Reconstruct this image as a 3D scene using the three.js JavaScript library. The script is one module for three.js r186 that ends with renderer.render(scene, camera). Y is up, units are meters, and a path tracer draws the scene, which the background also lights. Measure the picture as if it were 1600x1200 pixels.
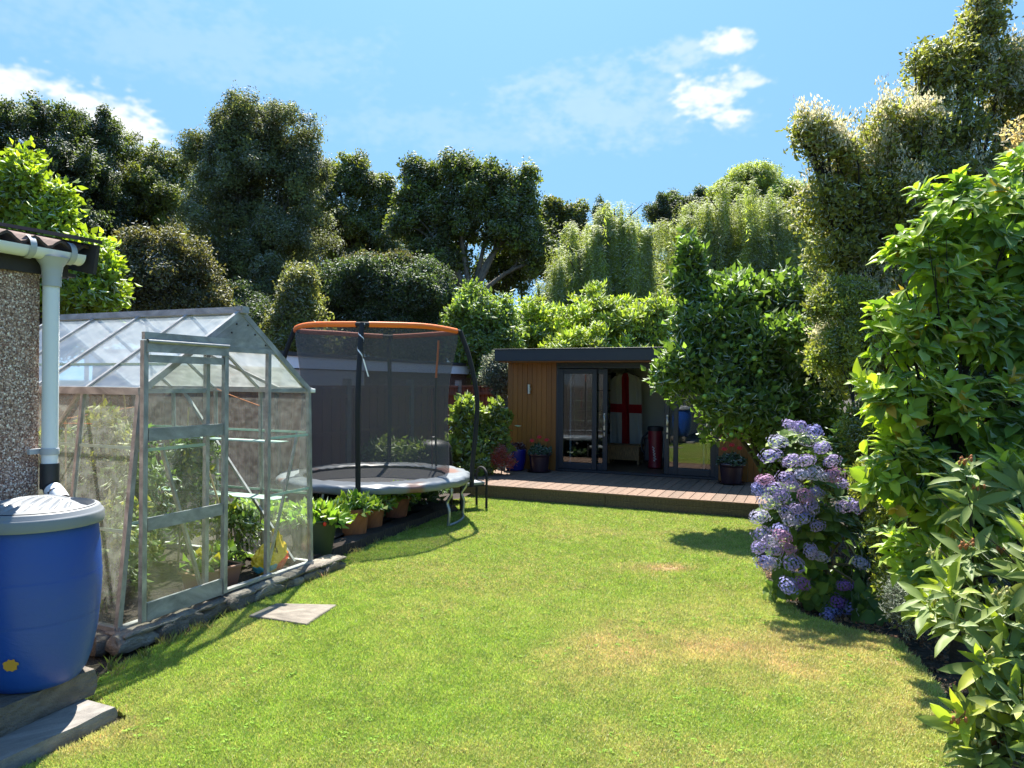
import * as THREE from 'three';
import { mergeGeometries } from 'three/addons/utils/BufferGeometryUtils.js';
import { RoundedBoxGeometry } from 'three/addons/geometries/RoundedBoxGeometry.js';
import { ImprovedNoise } from 'three/addons/math/ImprovedNoise.js';

// ------------------------------------------------------------------ camera, sky, sun, exposure
const scene = new THREE.Scene();
const EYE = 1.75, FOCAL = 1110, ROLL = 0.0087;
const camera = new THREE.PerspectiveCamera(2 * Math.atan(600 / FOCAL) * 180 / Math.PI, 4 / 3, 0.05, 600);
camera.position.set(0, EYE, 0);
camera.rotation.set(0, 0, ROLL);
const SUN = new THREE.Vector3(-0.06, 1.98, -1.08).normalize();
const EXPOSURE = 3.25;
const sun = new THREE.DirectionalLight(new THREE.Color(1, 0.95, 0.86), 5);
sun.position.copy(SUN).multiplyScalar(60);
sun.castShadow = true; sun.shadow.mapSize.set(4096, 4096);
Object.assign(sun.shadow.camera, { left: -30, right: 30, top: 30, bottom: -30, near: 1, far: 140 });
scene.add(sun, sun.target);

const perlin = new ImprovedNoise();
const noise = (x, y, z = 0) => perlin.noise(x, y, z);
function fbm(x, y, z = 0, o = 4) { let s = 0, a = 0.5; for (let i = 0; i < o; i++) { s += a * perlin.noise(x, y, z); x *= 2.03; y *= 2.03; z *= 2.03; a *= 0.5; } return s; }
const clamp = (x, a = 0, b = 1) => Math.min(b, Math.max(a, x));
const smooth = (x, a, b) => { const t = clamp((x - a) / (b - a)); return t * t * (3 - 2 * t); };
const lerp = (a, b, t) => a + (b - a) * t;

// direction of a point of the picture the garden was surveyed from (right and down from its corner)
function aim(px, py) {
  const u = (px - 800) / FOCAL, v = -(py - 600) / FOCAL, c = Math.cos(ROLL), s = Math.sin(ROLL);
  return [u * c - v * s, u * s + v * c];
}
const at = (px, py, depth) => { const [a, b] = aim(px, py); return new THREE.Vector3(a * depth, EYE + b * depth, -depth); };
const onGround = (px, py, h = 0) => { const [a, b] = aim(px, py), d = (h - EYE) / b; return new THREE.Vector3(a * d, h, -d); };

{ // clear summer sky with a few small fair-weather clouds
  const W = 4096, H = 2048, data = new Float32Array(W * H * 4);
  const dirOf = (px, py) => { const [a, b] = aim(px, py); return new THREE.Vector3(a, b, -1).normalize(); };
  const puffs = [];
  const puff = (dir, w, h, k) => { const az = Math.atan2(dir.z, dir.x), el = Math.asin(dir.y); puffs.push([az, el, w, h, k]); };
  puff(dirOf(85, 185), 0.115, 0.058, 1); puff(dirOf(150, 200), 0.06, 0.045, 1); puff(dirOf(20, 135), 0.05, 0.03, 0.9);
  puff(dirOf(1105, 150), 0.05, 0.035, 0.95); puff(dirOf(1122, 180), 0.036, 0.016, 0.95); puff(dirOf(1150, 130), 0.036, 0.012, 0.7); puff(dirOf(1140, 62), 0.034, 0.015, 0.85); puff(dirOf(1055, 90), 0.05, 0.02, 0.35);
  puff(dirOf(960, 170), 0.17, 0.05, 0.22); puff(dirOf(300, 70), 0.25, 0.05, 0.12); puff(dirOf(760, 210), 0.2, 0.03, 0.12);
  const seedDir = [[0.9, 0.5], [1.6, 0.7], [2.3, 0.35], [2.9, 0.8], [0.2, 0.62], [1.2, 0.3], [-2.6, 0.7], [-0.3, 0.8]];
  for (const [az, el] of seedDir) puffs.push([az, el, 0.16, 0.06, 0.9]);
  for (let j = 0; j < H; j++) {
    const el = ((j + 0.5) / H - 0.5) * Math.PI, y = Math.sin(el), ce = Math.cos(el);
    for (let i = 0; i < W; i++) {
      const az = ((i + 0.5) / W - 0.5) * 2 * Math.PI, o = (j * W + i) * 4;
      const x = Math.cos(az) * ce, z = Math.sin(az) * ce;
      const c = x * SUN.x + y * SUN.y + z * SUN.z, t = Math.pow(clamp(y), 0.55);
      const glow = 0.34 * Math.exp(-(1 - c) * 3.2) + 0.5 * Math.exp(-(1 - c) * 16);
      let r = lerp(0.29, 0.055, t) + glow * 0.56, g = lerp(0.55, 0.245, t) + glow * 0.75, b = lerp(0.79, 0.74, t) + glow * 0.6;
      if (y < 0) { const k = smooth(-y, 0, 0.12); r = lerp(r, 0.09, k); g = lerp(g, 0.1, k); b = lerp(b, 0.06, k); }
      let cl = 0;
      if (y > 0) for (const [pa, pe, w, h, k] of puffs) {
        let da = az - pa; if (da > Math.PI) da -= 2 * Math.PI; if (da < -Math.PI) da += 2 * Math.PI;
        const q = (da * ce / w) ** 2 + ((el - pe) / h) ** 2;
        if (q < 4) {
          const n = fbm(x * 16 + 3, y * 30, z * 16, 5) * 1.5 + fbm(x * 70, y * 130, z * 70, 4) * 0.95;
          cl = Math.max(cl, k * smooth(1.0 - q * 0.75 + n * 1.15, k > 0.5 ? 0.12 : -0.1, k > 0.5 ? 1.3 : 1.3));
        }
      }
      const cw = 0.86 + 0.1 * fbm(x * 40, y * 60, z * 40, 3);
      const k0 = 0.437; data[o] = k0 * lerp(r, cw, cl * 0.92); data[o + 1] = k0 * lerp(g, cw, cl * 0.92); data[o + 2] = k0 * lerp(b, cw * 1.03, cl * 0.92); data[o + 3] = 1;
    }
  }
  const sky = new THREE.DataTexture(data, W, H, THREE.RGBAFormat, THREE.FloatType);
  sky.mapping = THREE.EquirectangularReflectionMapping; sky.magFilter = THREE.LinearFilter; sky.needsUpdate = true;
  scene.background = sky; scene.environment = sky;
}
const renderer = new THREE.WebGLRenderer();
renderer.toneMapping = THREE.LinearToneMapping;
renderer.toneMappingExposure = EXPOSURE;
renderer.shadowMap.enabled = true;

// ------------------------------------------------------------------ helpers
let seed = 1;
function rnd() { seed = (seed + 0x6D2B79F5) | 0; let t = Math.imul(seed ^ (seed >>> 15), 1 | seed); t = (t + Math.imul(t ^ (t >>> 7), 61 | t)) ^ t; return ((t ^ (t >>> 14)) >>> 0) / 4294967296; }
const rr = (a, b) => a + (b - a) * rnd();
const V = (x, y, z) => new THREE.Vector3(x, y, z);
const C = (r, g, b) => new THREE.Color().setRGB(r, g, b);

const taken = new Map();
function numbered(name) { const n = taken.get(name) ?? 0; taken.set(name, n + 1); return n ? name + '_' + String(n).padStart(3, '0') : name; }
function tag(o, label, category, group, kind) {
  if (label) o.userData.label = label; if (category) o.userData.category = category;
  if (group) o.userData.group = group; if (kind) o.userData.kind = kind; return o;
}
function thing(name, label, category, pos = [0, 0, 0], turn = 0, group) {
  const o = new THREE.Group(); o.name = numbered(name); o.position.set(...pos); o.rotation.y = turn; scene.add(o);
  return tag(o, label, category, group);
}
function part(name, geo, m, parent, pos, rot) {
  const o = new THREE.Mesh(geo, m); o.name = parent ? name : numbered(name); o.castShadow = o.receiveShadow = true;
  if (pos) o.position.set(...pos); if (rot) o.rotation.set(...rot);
  (parent ?? scene).add(o); return o;
}
function structure(name, geo, m) { return tag(part(name, geo, m), null, null, null, 'structure'); }

// the plot is a rectangle turned 23 degrees: S(away, height, right) in metres from the near corner of the greenhouse
const TURN = 67 * Math.PI / 180, O = V(-2.56, 0, -4.64), U = V(Math.cos(TURN), 0, -Math.sin(TURN)), R = V(Math.sin(TURN), 0, Math.cos(TURN));
const S = (lx, y, lz) => V(O.x + U.x * lx + R.x * lz, y, O.z + U.z * lx + R.z * lz);
const Sa = (lx, y, lz) => S(lx, y, lz).toArray();

const M4 = new THREE.Matrix4(), Q4 = new THREE.Quaternion();
function box(w, h, d, x = 0, y = 0, z = 0) { // uv in metres
  const g = new THREE.BoxGeometry(w, h, d), uv = g.attributes.uv, dims = [[d, h], [d, h], [w, d], [w, d], [w, h], [w, h]], ox = rnd() * 7, oy = rnd() * 7;
  for (let f = 0; f < 6; f++) for (let k = 0; k < 4; k++) { const i = f * 4 + k; uv.setXY(i, uv.getX(i) * dims[f][0] + ox, uv.getY(i) * dims[f][1] + oy); }
  return g.translate(x, y, z);
}
function rbox(w, h, d, r = 0.008, x = 0, y = 0, z = 0) { return new RoundedBoxGeometry(w, h, d, 2, Math.min(r, w / 2.1, h / 2.1, d / 2.1)).translate(x, y, z); }
function bar(a, b, w, h, roll = 0) { // a rounded bar from a to b
  const A = Array.isArray(a) ? V(...a) : a, B = Array.isArray(b) ? V(...b) : b, len = A.distanceTo(B);
  const g = box(w, h, len), dir = B.clone().sub(A).normalize();
  const m = new THREE.Matrix4().lookAt(B, A, Math.abs(dir.y) > 0.95 ? V(1, 0, 0) : V(0, 1, 0));
  if (roll) m.multiply(new THREE.Matrix4().makeRotationZ(roll));
  g.applyMatrix4(m); const c = A.add(B).multiplyScalar(0.5); return g.translate(c.x, c.y, c.z);
}
function tube(pts, r, seg = 0, rad = 8) { return new THREE.TubeGeometry(new THREE.CatmullRomCurve3(pts.map((p) => Array.isArray(p) ? V(...p) : p), false, 'centripetal'), seg || pts.length * 5, r, rad, false); }
function taper(pts, r0, r1, seg = 8, rad = 6) { // tapered limb with closed tip
  const curve = new THREE.CatmullRomCurve3(pts), fr = curve.computeFrenetFrames(seg, false), pos = [], uv = [], idx = [];
  for (let i = 0; i <= seg; i++) {
    const p = curve.getPointAt(i / seg), r = lerp(r0, r1, Math.pow(i / seg, 0.8));
    for (let k = 0; k <= rad; k++) { const a = k / rad * Math.PI * 2, cx = Math.cos(a) * r, cy = Math.sin(a) * r; pos.push(p.x + fr.normals[i].x * cx + fr.binormals[i].x * cy, p.y + fr.normals[i].y * cx + fr.binormals[i].y * cy, p.z + fr.normals[i].z * cx + fr.binormals[i].z * cy); uv.push(k / rad, i / seg * 4); }
  }
  const n = rad + 1;
  for (let i = 0; i < seg; i++) for (let k = 0; k < rad; k++) { const a = i * n + k; idx.push(a, a + 1, a + n, a + 1, a + n + 1, a + n); }
  const g = new THREE.BufferGeometry(); g.setAttribute('position', new THREE.Float32BufferAttribute(pos, 3)); g.setAttribute('uv', new THREE.Float32BufferAttribute(uv, 2)); g.setIndex(idx); g.computeVertexNormals(); return g;
}
const lathe = (pts, seg = 32) => new THREE.LatheGeometry(pts.map(([x, y]) => new THREE.Vector2(x, y)), seg);
const merge = (list) => mergeGeometries(list.map((g) => { const q = g.index ? g.toNonIndexed() : g; for (const k of Object.keys(q.attributes)) if (!['position', 'normal', 'uv'].includes(k)) q.deleteAttribute(k); return q; }));
function sheet(nu, nv, f) { // parametric surface, f(u, v) -> [x, y, z]
  const pos = [], uv = [], idx = [];
  for (let j = 0; j <= nv; j++) for (let i = 0; i <= nu; i++) { pos.push(...f(i / nu, j / nv)); uv.push(i / nu, j / nv); }
  for (let j = 0; j < nv; j++) for (let i = 0; i < nu; i++) { const a = j * (nu + 1) + i; idx.push(a, a + 1, a + nu + 1, a + 1, a + nu + 2, a + nu + 1); }
  const g = new THREE.BufferGeometry(); g.setAttribute('position', new THREE.Float32BufferAttribute(pos, 3)); g.setAttribute('uv', new THREE.Float32BufferAttribute(uv, 2)); g.setIndex(idx); g.computeVertexNormals(); return g;
}
function texture(n, f, srgb, rx = 1, ry = 1) {
  const d = new Uint8Array(n * n * 4);
  for (let j = 0; j < n; j++) for (let i = 0; i < n; i++) { const c = f(i / n, j / n), o = (j * n + i) * 4; if (typeof c === 'number') { d[o] = d[o + 1] = d[o + 2] = clamp(c) * 255; } else for (let k = 0; k < 3; k++) d[o + k] = clamp(c[k]) * 255; d[o + 3] = 255; }
  const t = new THREE.DataTexture(d, n, n); t.magFilter = THREE.LinearFilter; t.wrapS = t.wrapT = THREE.RepeatWrapping; t.repeat.set(rx, ry); if (srgb) t.colorSpace = THREE.SRGBColorSpace; t.needsUpdate = true; return t;
}
// noise that tiles over the unit square
const tfbm = (u, v, f, o = 4, s = 0) => { const a = u * Math.PI * 2, b = v * Math.PI * 2, k = f / 6.283; return fbm(Math.cos(a) * k + s, Math.sin(a) * k + Math.cos(b) * k * 1.7, Math.sin(b) * k * 1.7 + s, o); };
const std = (color, roughness = 0.7, extra = {}) => new THREE.MeshStandardMaterial({ color, roughness, side: THREE.DoubleSide, ...extra });
const phy = (color, roughness = 0.7, extra = {}) => new THREE.MeshPhysicalMaterial({ color, roughness, side: THREE.DoubleSide, ...extra });

// ------------------------------------------------------------------ materials
const grainTex = texture(512, (u, v) => 0.72 + 0.5 * fbm(u * 46, v * 3, 2, 3) + 0.18 * fbm(u * 150, v * 8, 5, 2), true);
const grainBump = texture(512, (u, v) => 0.5 + 0.6 * fbm(u * 60, v * 3, 7, 3));
const mottle = texture(512, (u, v) => 0.82 + 0.3 * tfbm(u, v, 9, 5) + (rnd() - 0.5) * 0.1, true);
const mottleBump = texture(512, (u, v) => 0.5 + 0.5 * tfbm(u, v, 30, 4, 3) + (rnd() - 0.5) * 0.25);
const pebble = (() => { // roughcast of small mixed stones
  const n = 512, col = new Float32Array(n * n * 3), hgt = new Float32Array(n * n);
  for (let i = 0; i < n * n; i++) { col[i * 3] = 0.58; col[i * 3 + 1] = 0.5; col[i * 3 + 2] = 0.45; hgt[i] = 0.15 + 0.05 * rnd(); }
  const tones = [[0.86, 0.79, 0.75], [0.7, 0.58, 0.52], [0.56, 0.43, 0.38], [0.78, 0.69, 0.64], [0.95, 0.92, 0.9], [0.64, 0.56, 0.54], [0.42, 0.33, 0.3]];
  for (let k = 0; k < 6500; k++) {
    const cx = rnd() * n, cy = rnd() * n, rx = rr(3.2, 6.5), ry = rx * rr(0.6, 1), a = rnd() * 3.14, t = tones[Math.floor(rnd() * tones.length)], b = rr(0.85, 1.1), ca = Math.cos(a), sa = Math.sin(a);
    for (let y = -8; y <= 8; y++) for (let x = -8; x <= 8; x++) { const p = (x * ca + y * sa) / rx, q = (-x * sa + y * ca) / ry, e = p * p + q * q; if (e > 1) continue; const i = (((cy + y) & 511) * n + ((cx + x) & 511)), h = 0.3 + 0.7 * Math.sqrt(1 - e); hgt[i] = Math.max(h, hgt[i] * 0.6); for (let c = 0; c < 3; c++) col[i * 3 + c] = t[c] * b; }
  }
  const f = (u, v) => { const i = (Math.floor(v * n) * n + Math.floor(u * n)); return [col[i * 3], col[i * 3 + 1], col[i * 3 + 2]]; };
  return [texture(n, f, true, 1 / 0.5, 1 / 0.5), texture(n, (u, v) => hgt[Math.floor(v * n) * n + Math.floor(u * n)], false, 1 / 0.5, 1 / 0.5)];
})();
const rep = (t, x, y) => { const c = t.clone(); c.repeat.set(x, y); c.needsUpdate = true; return c; };
const grimeRough = texture(512, (u, v) => { const streak = fbm(u * 60, v * 3, 1, 3), spot = fbm(u * 9, v * 9, 9, 4), speck = rnd() < 0.03 ? 0.1 : 0; return clamp(0.5 + 0.16 * streak + 0.3 * spot + speck, 0.05, 0.95); });
const roofFilm = texture(256, (u, v) => clamp(0.7 + 0.35 * fbm(u * 5, v * 5, 4, 3) + 0.1 * fbm(u * 40, v * 6, 2, 2), 0.2, 1));
const M = {
  roughcast: std(C(1, 0.91, 0.83), 0.95, { map: pebble[0], bumpMap: pebble[1], bumpScale: 0.005 }),
  concrete: std(C(0.3, 0.275, 0.245), 0.95, { map: mottle, bumpMap: mottleBump, bumpScale: 0.006 }),
  stone: std(C(0.22, 0.19, 0.155), 0.95, { map: mottle, bumpMap: mottleBump, bumpScale: 0.02 }),
  stoneB: std(C(0.34, 0.3, 0.24), 0.95, { map: mottle, bumpMap: mottleBump, bumpScale: 0.02 }),
  pvc: phy(C(0.74, 0.75, 0.75), 0.4), blackPvc: phy(C(0.02, 0.02, 0.022), 0.4), greyClip: phy(C(0.42, 0.43, 0.44), 0.5),
  fibre: std(C(0.22, 0.15, 0.12), 0.95, { map: mottle, bumpMap: mottleBump, bumpScale: 0.01 }),
  darkTrim: std(C(0.03, 0.026, 0.026), 0.7),
  butt: phy(C(0.01, 0.06, 0.31), 0.36, { bumpMap: rep(mottleBump, 2, 2), bumpScale: 0.0012 }),
  lid: phy(C(0.2, 0.21, 0.22), 0.42), rust: std(C(0.5, 0.27, 0.03), 0.8), metal: std(C(0.6, 0.6, 0.6), 0.35, { metalness: 1 }),
  alu: std(C(0.5, 0.5, 0.49), 0.5, { metalness: 0.4, map: mottle, bumpMap: mottleBump, bumpScale: 0.0006 }),
  aluDull: std(C(0.42, 0.42, 0.41), 0.6, { metalness: 0.25, map: mottle }),
  glass: phy(C(0.92, 0.96, 0.93), 0.42, { transmission: 1, thickness: 0, ior: 1.5, roughnessMap: grimeRough }),
  glassDirty: phy(C(0.86, 0.87, 0.81), 0.8, { transmission: 1, thickness: 0, ior: 1.5, roughnessMap: grimeRough }),
  glassRoof: phy(C(0.9, 0.93, 0.91), 0.52, { transmission: 0.95, thickness: 0, ior: 2.6, roughnessMap: roofFilm }),
  glassClean: phy(C(0.55, 0.6, 0.62), 0.0, { transmission: 1, thickness: 0, ior: 1.9 }),
  glassEdge: phy(C(0.45, 0.6, 0.52), 0.3, { transmission: 0.3, thickness: 0 }),
  sleeper: std(C(0.085, 0.06, 0.045), 0.95, { map: grainTex, bumpMap: grainBump, bumpScale: 0.02 }),
  terracotta: std(C(0.44, 0.16, 0.065), 0.85, { map: mottle, bumpMap: mottleBump, bumpScale: 0.002 }),
  terracottaDark: std(C(0.3, 0.105, 0.06), 0.85, { map: mottle, bumpMap: mottleBump, bumpScale: 0.002 }),
  brownPlastic: phy(C(0.22, 0.105, 0.065), 0.5), greenPlastic: phy(C(0.012, 0.03, 0.018), 0.5), blackPlastic: phy(C(0.014, 0.014, 0.016), 0.45),
  soil: std(C(0.05, 0.035, 0.024), 1, { map: mottle, bumpMap: mottleBump, bumpScale: 0.04 }),
  blueGlaze: phy(C(0.012, 0.014, 0.16), 0.25, { clearcoat: 0.6, clearcoatRoughness: 0.15 }), plumGlaze: phy(C(0.03, 0.012, 0.02), 0.3, { clearcoat: 0.5, clearcoatRoughness: 0.2 }),
  foam: std(C(0.012, 0.012, 0.014), 0.85), galv: std(C(0.33, 0.36, 0.36), 0.42, { metalness: 0.8 }), orange: std(C(0.8, 0.16, 0.012), 0.55), matBlack: std(C(0.02, 0.02, 0.022), 0.8),
  net: std(C(0.085, 0.078, 0.076), 0.9, { transparent: true, opacity: 0.55 }),
  netHem: std(C(0.02, 0.02, 0.022), 0.9),
  white: std(C(0.78, 0.78, 0.76), 0.5), whitePaint: std(C(0.85, 0.87, 0.88), 0.55),
  anthracite: phy(C(0.017, 0.02, 0.027), 0.45), felt: std(C(0.05, 0.05, 0.052), 0.95), plaster: std(C(0.66, 0.64, 0.58), 0.9), inFloor: std(C(0.13, 0.085, 0.055), 0.5, { map: grainTex }),
  oak: std(C(0.5, 0.27, 0.1), 0.55, { map: grainTex }), red: std(C(0.5, 0.01, 0.02), 0.8),
  bagRed: phy(C(0.16, 0.01, 0.02), 0.4), bagBlack: std(C(0.012, 0.012, 0.016), 0.6), steel: std(C(0.55, 0.55, 0.55), 0.3, { metalness: 1 }),
  bark: std(C(0.1, 0.08, 0.06), 0.95, { map: mottle, bumpMap: mottleBump, bumpScale: 0.03 }), barkPale: std(C(0.3, 0.27, 0.22), 0.95, { map: mottle, bumpMap: mottleBump, bumpScale: 0.03 }),
  cane: std(C(0.42, 0.32, 0.16), 0.6), twine: std(C(0.55, 0.2, 0.07), 0.8), stalk: std(C(0.1, 0.17, 0.04), 0.7),
};
const deckTones = [0, 1, 2, 3].map((k) => std(C(0.25 + k * 0.025, 0.155 + k * 0.013, 0.1 + k * 0.008), 0.8, { map: rep(grainTex, 3, 1), bumpMap: rep(grainBump, 3, 1), bumpScale: 0.003 }));
const deckFace = std(C(0.24, 0.175, 0.1), 0.85, { map: rep(grainTex, 1, 0.3), bumpMap: rep(grainBump, 1, 0.3), bumpScale: 0.003 });
const cedar = [0, 1, 2, 3].map((k) => phy(C(0.42 + k * 0.03, 0.15 + k * 0.012, 0.02 + k * 0.002), 0.5, { map: rep(grainTex, 3, 0.6), bumpMap: rep(grainBump, 3, 0.6), bumpScale: 0.001 }));
const fenceTones = [0, 1, 2].map((k) => std(C(0.34 + k * 0.04, 0.125 + k * 0.015, 0.08 + k * 0.006), 0.9, { map: rep(grainTex, 3, 0.6), bumpMap: rep(grainBump, 3, 0.6), bumpScale: 0.004 }));
const leafMat = (r, g, b, extra = {}) => phy(C(r, g, b), 0.92, { transmission: 0.6, thickness: 0, ior: 1.35, clearcoat: 0.15, clearcoatRoughness: 0.5, vertexColors: true, ...extra });

// ------------------------------------------------------------------ leaves and crowns
function leafGeo(len, wid, { seg = 4, fold = 0.35, curl = 0.25, belly = 0.5, wave = 0.06, bend = rr(-0.08, 0.08) } = {}) { // midrib along +y, upper side +z
  const pos = [], col = [], uv = [], idx = [];
  for (let i = 0; i <= seg; i++) {
    const t = i / seg, w = wid / 2 * Math.pow(Math.sin(Math.PI * Math.pow(t, belly < 0.5 ? 0.75 : belly > 0.5 ? 1.35 : 1)), 0.8) + (i === 0 ? wid * 0.04 : 0), y = len * t, z = -curl * len * t * t;
    const bx = bend * len * t * t, w1 = wave * wid * Math.sin(t * 9 + bend * 60), w2 = wave * wid * Math.sin(t * 11 + 2 - bend * 40); pos.push(bx - w, y, z + w * fold + w1, bx, y, z, bx + w, y, z + w * fold + w2); uv.push(0, t, 0.5, t, 1, t); col.push(1, 1, 1, 1.12, 1.12, 1.1, 1, 1, 1);
    if (i) { const a = (i - 1) * 3, b = i * 3; idx.push(a, a + 1, b, a + 1, b + 1, b, a + 1, a + 2, b + 1, a + 2, b + 2, b + 1); }
  }
  const g = new THREE.BufferGeometry(); g.setAttribute('position', new THREE.Float32BufferAttribute(pos, 3)); g.setAttribute('uv', new THREE.Float32BufferAttribute(uv, 2)); g.setAttribute('color', new THREE.Float32BufferAttribute(col, 3)); g.setIndex(idx); g.computeVertexNormals(); return g;
}
function sprig(n, rad, len, wid, { droop = 0, spread = 1, tone = 0.3, long = 0, up = 0.5 } = {}) { // a twig of kite-shaped leaves round the origin
  const pos = [], col = [], idx = [], q = new THREE.Quaternion(), e = new THREE.Euler(), p = V(0, 0, 0);
  for (let k = 0; k < n; k++) {
    const t = (k + rnd()) / n, th = rnd() * Math.PI * 2;
    const c = long ? V(rr(-0.05, 0.05) * spread, -t * long, rr(-0.05, 0.05) * spread) : V(rr(-1, 1), rr(-0.8, 0.8), rr(-1, 1)).multiplyScalar(rad);
    e.set(rr(0.2, 1.4) + droop, th, rr(-0.6, 0.6), 'YXZ'); q.setFromEuler(e);
    const s = rr(0.7, 1.2), L = len * s, Wd = wid * s / 2, f = Wd * 0.45, b = 1 + rr(-tone, tone), yb = rr(0.95, 1.12), o = pos.length / 3;
    for (const v of [[0, 0, 0], [-Wd, L * 0.45, f], [0, L, -L * 0.12], [Wd, L * 0.45, f]]) { p.set(...v).applyQuaternion(q).add(c); pos.push(p.x, p.y, p.z); col.push(b * yb, b, b * 0.95); }
    idx.push(o, o + 1, o + 2, o, o + 2, o + 3);
  }
  const g = new THREE.BufferGeometry(); g.setAttribute('position', new THREE.Float32BufferAttribute(pos, 3)); g.setAttribute('color', new THREE.Float32BufferAttribute(col, 3)); g.setAttribute('uv', new THREE.Float32BufferAttribute(new Float32Array(pos.length / 3 * 2), 2)); g.setIndex(idx); g.computeVertexNormals(); return g;
}
function scatter(name, geo, m, spots, parent) { // spots: [position, quaternion, scale, colour]
  const o = new THREE.InstancedMesh(geo, m, spots.length), mat = new THREE.Matrix4(), s = V(1, 1, 1), white = C(1, 1, 1);
  spots.forEach(([p, q, k, c], i) => { o.setMatrixAt(i, mat.compose(p, q, s.setScalar(k))); o.setColorAt(i, c ?? white); });
  o.name = name; o.castShadow = o.receiveShadow = true; o.userData.kind = 'stuff'; (parent ?? scene).add(o); return o;
}
const UP = V(0, 1, 0);
function facing(dir, twist = rnd() * 6.283) { return new THREE.Quaternion().setFromUnitVectors(UP, dir).multiply(new THREE.Quaternion().setFromAxisAngle(UP, twist)); }
// an uneven volume of sprigs; lobes: [centre, rx, ry, rz]
// leafy shoots that grow out of every lobe: sprigs sit along each shoot, so that outlines are ragged and gaps stay open
function crownSpots(big, n, { rag = 7,  size = [0.75, 1.25], shoots = 34, reach = [0.7, 1.22], lift = 0.3, droop = 0, loose = 0.11, fill = 0.06, up = 0.35, tint = 0.18, hang = false, floor = -1e9, warm = 0 } = {}) {
  // every lobe carries smaller bosses of foliage on its outside
  const lobes = big.slice(); for (const [c, rx, ry, rz] of big) for (let k = 0; k < rag; k++) { const y = rr(-0.35, 1), a = rnd() * 6.283, q = Math.sqrt(1 - y * y), f = rr(0.72, 1.08), s = rr(0.17, 0.42); lobes.push([V(c.x + Math.cos(a) * q * f * rx, c.y + y * f * ry, c.z + Math.sin(a) * q * f * rz), rx * s * rr(0.8, 1.2), ry * s * rr(0.8, 1.3), rz * s]); }
  const out = [], area = lobes.map(([, a, b, c]) => a * b + b * c + a * c), total = area.reduce((x, y) => x + y), off = rnd() * 50;
  const ball = (k) => { const y = rr(-1, 1), a = rnd() * Math.PI * 2, s = Math.sqrt(1 - y * y), r = Math.pow(rnd(), k); return V(Math.cos(a) * s * r, y * r, Math.sin(a) * s * r); };
  lobes.forEach(([c, rx, ry, rz], li) => {
    const want = Math.round(n * area[li] / total), R = V(rx, ry, rz), mean = (rx + ry + rz) / 3, list = [], m = Math.max(6, Math.round((li < big.length ? shoots : shoots * 0.35) * rr(0.8, 1.2)));
    for (let k = 0; k < m; k++) { const d = ball(0).add(V(0, lift, 0)).normalize(), f = rr(...reach) * (li < big.length && rag ? 0.86 : 1) * (1 + 0.25 * noise(d.x * 1.8 + off + li, d.y * 1.8, d.z * 1.8)); list.push([c.clone().add(ball(0.6).multiply(R).multiplyScalar(0.42)), c.clone().add(d.clone().multiply(R).multiplyScalar(f)), rr(0.65, 1.35), d]); }
    for (let i = 0; i < want; i++) {
      const inner = rnd() < fill, [a, b, tone, d0] = list[Math.floor(Math.pow(rnd(), 1.25) * m)], t = 0.15 + 0.85 * Math.sqrt(rnd());
      const p = inner ? c.clone().add(ball(0.4).multiply(R).multiplyScalar(0.8)) : a.clone().lerp(b, t).add(ball(0.5).multiplyScalar(mean * loose * (1.7 - t) + 0.02)); if (!inner) p.y -= droop * mean * t * t;
      if (p.y < floor || (hang && p.y < c.y - 0.3 * ry)) continue;
      const dir = d0.clone().lerp(UP, up).add(V(rr(-0.7, 0.7), rr(-0.7, 0.7), rr(-0.7, 0.7))).normalize();
      const v = tone * (1 + rr(-tint, tint)) + 0.15 * noise(p.x * 0.7, p.y * 0.7 + off, p.z * 0.7), w = 1 + warm * rnd();
      out.push([p, hang ? new THREE.Quaternion().setFromEuler(new THREE.Euler(rr(-0.18, 0.18), rnd() * 6.28, rr(-0.18, 0.18))) : facing(dir), rr(...size), C(v * w, v, v * (1 - warm * 0.3))]);
    }
  });
  return out;
}
function limbs(base, lobes, r0, rad = 6, twigs = 5) { // trunk to a fork, a limb to each lobe, twigs within it
  const list = [], mid = V(0, 0, 0); lobes.forEach(([c]) => mid.add(c)); mid.multiplyScalar(1 / lobes.length);
  const low = Math.min(...lobes.map(([c, , ry]) => c.y - ry * 0.5)), fork = V(lerp(base.x, mid.x, 0.35), Math.max(base.y + 0.3, lerp(base.y, low, 0.85)), lerp(base.z, mid.z, 0.35));
  list.push(taper([base, base.clone().lerp(fork, 0.5).add(V(rr(-0.1, 0.1) * r0 * 4, 0, rr(-0.1, 0.1) * r0 * 4)), fork], r0, r0 * 0.75, 6, rad + 2));
  for (const [c, rx, ry, rz] of lobes) {
    const bend = fork.clone().lerp(c, 0.5).add(V(rr(-0.15, 0.15) * rx, 0.12 * ry, rr(-0.15, 0.15) * rz)), tip = c.clone().add(V(0, ry * 0.6, 0));
    list.push(taper([fork.clone().add(V(0, -r0 * 0.5, 0)), bend, c, tip], r0 * 0.55, r0 * 0.1, 9, rad));
    for (let k = 0; k < twigs; k++) { const a = rnd() * 6.28, e = V(c.x + Math.cos(a) * rx * 0.85, c.y + rr(-0.3, 0.7) * ry, c.z + Math.sin(a) * rz * 0.85), s = bend.clone().lerp(c, rr(0, 1)); list.push(taper([s, s.clone().lerp(e, 0.5).add(V(0, ry * 0.12, 0)), e], r0 * 0.2, r0 * 0.04, 5, 4)); }
  }
  return merge(list);
}
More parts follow.
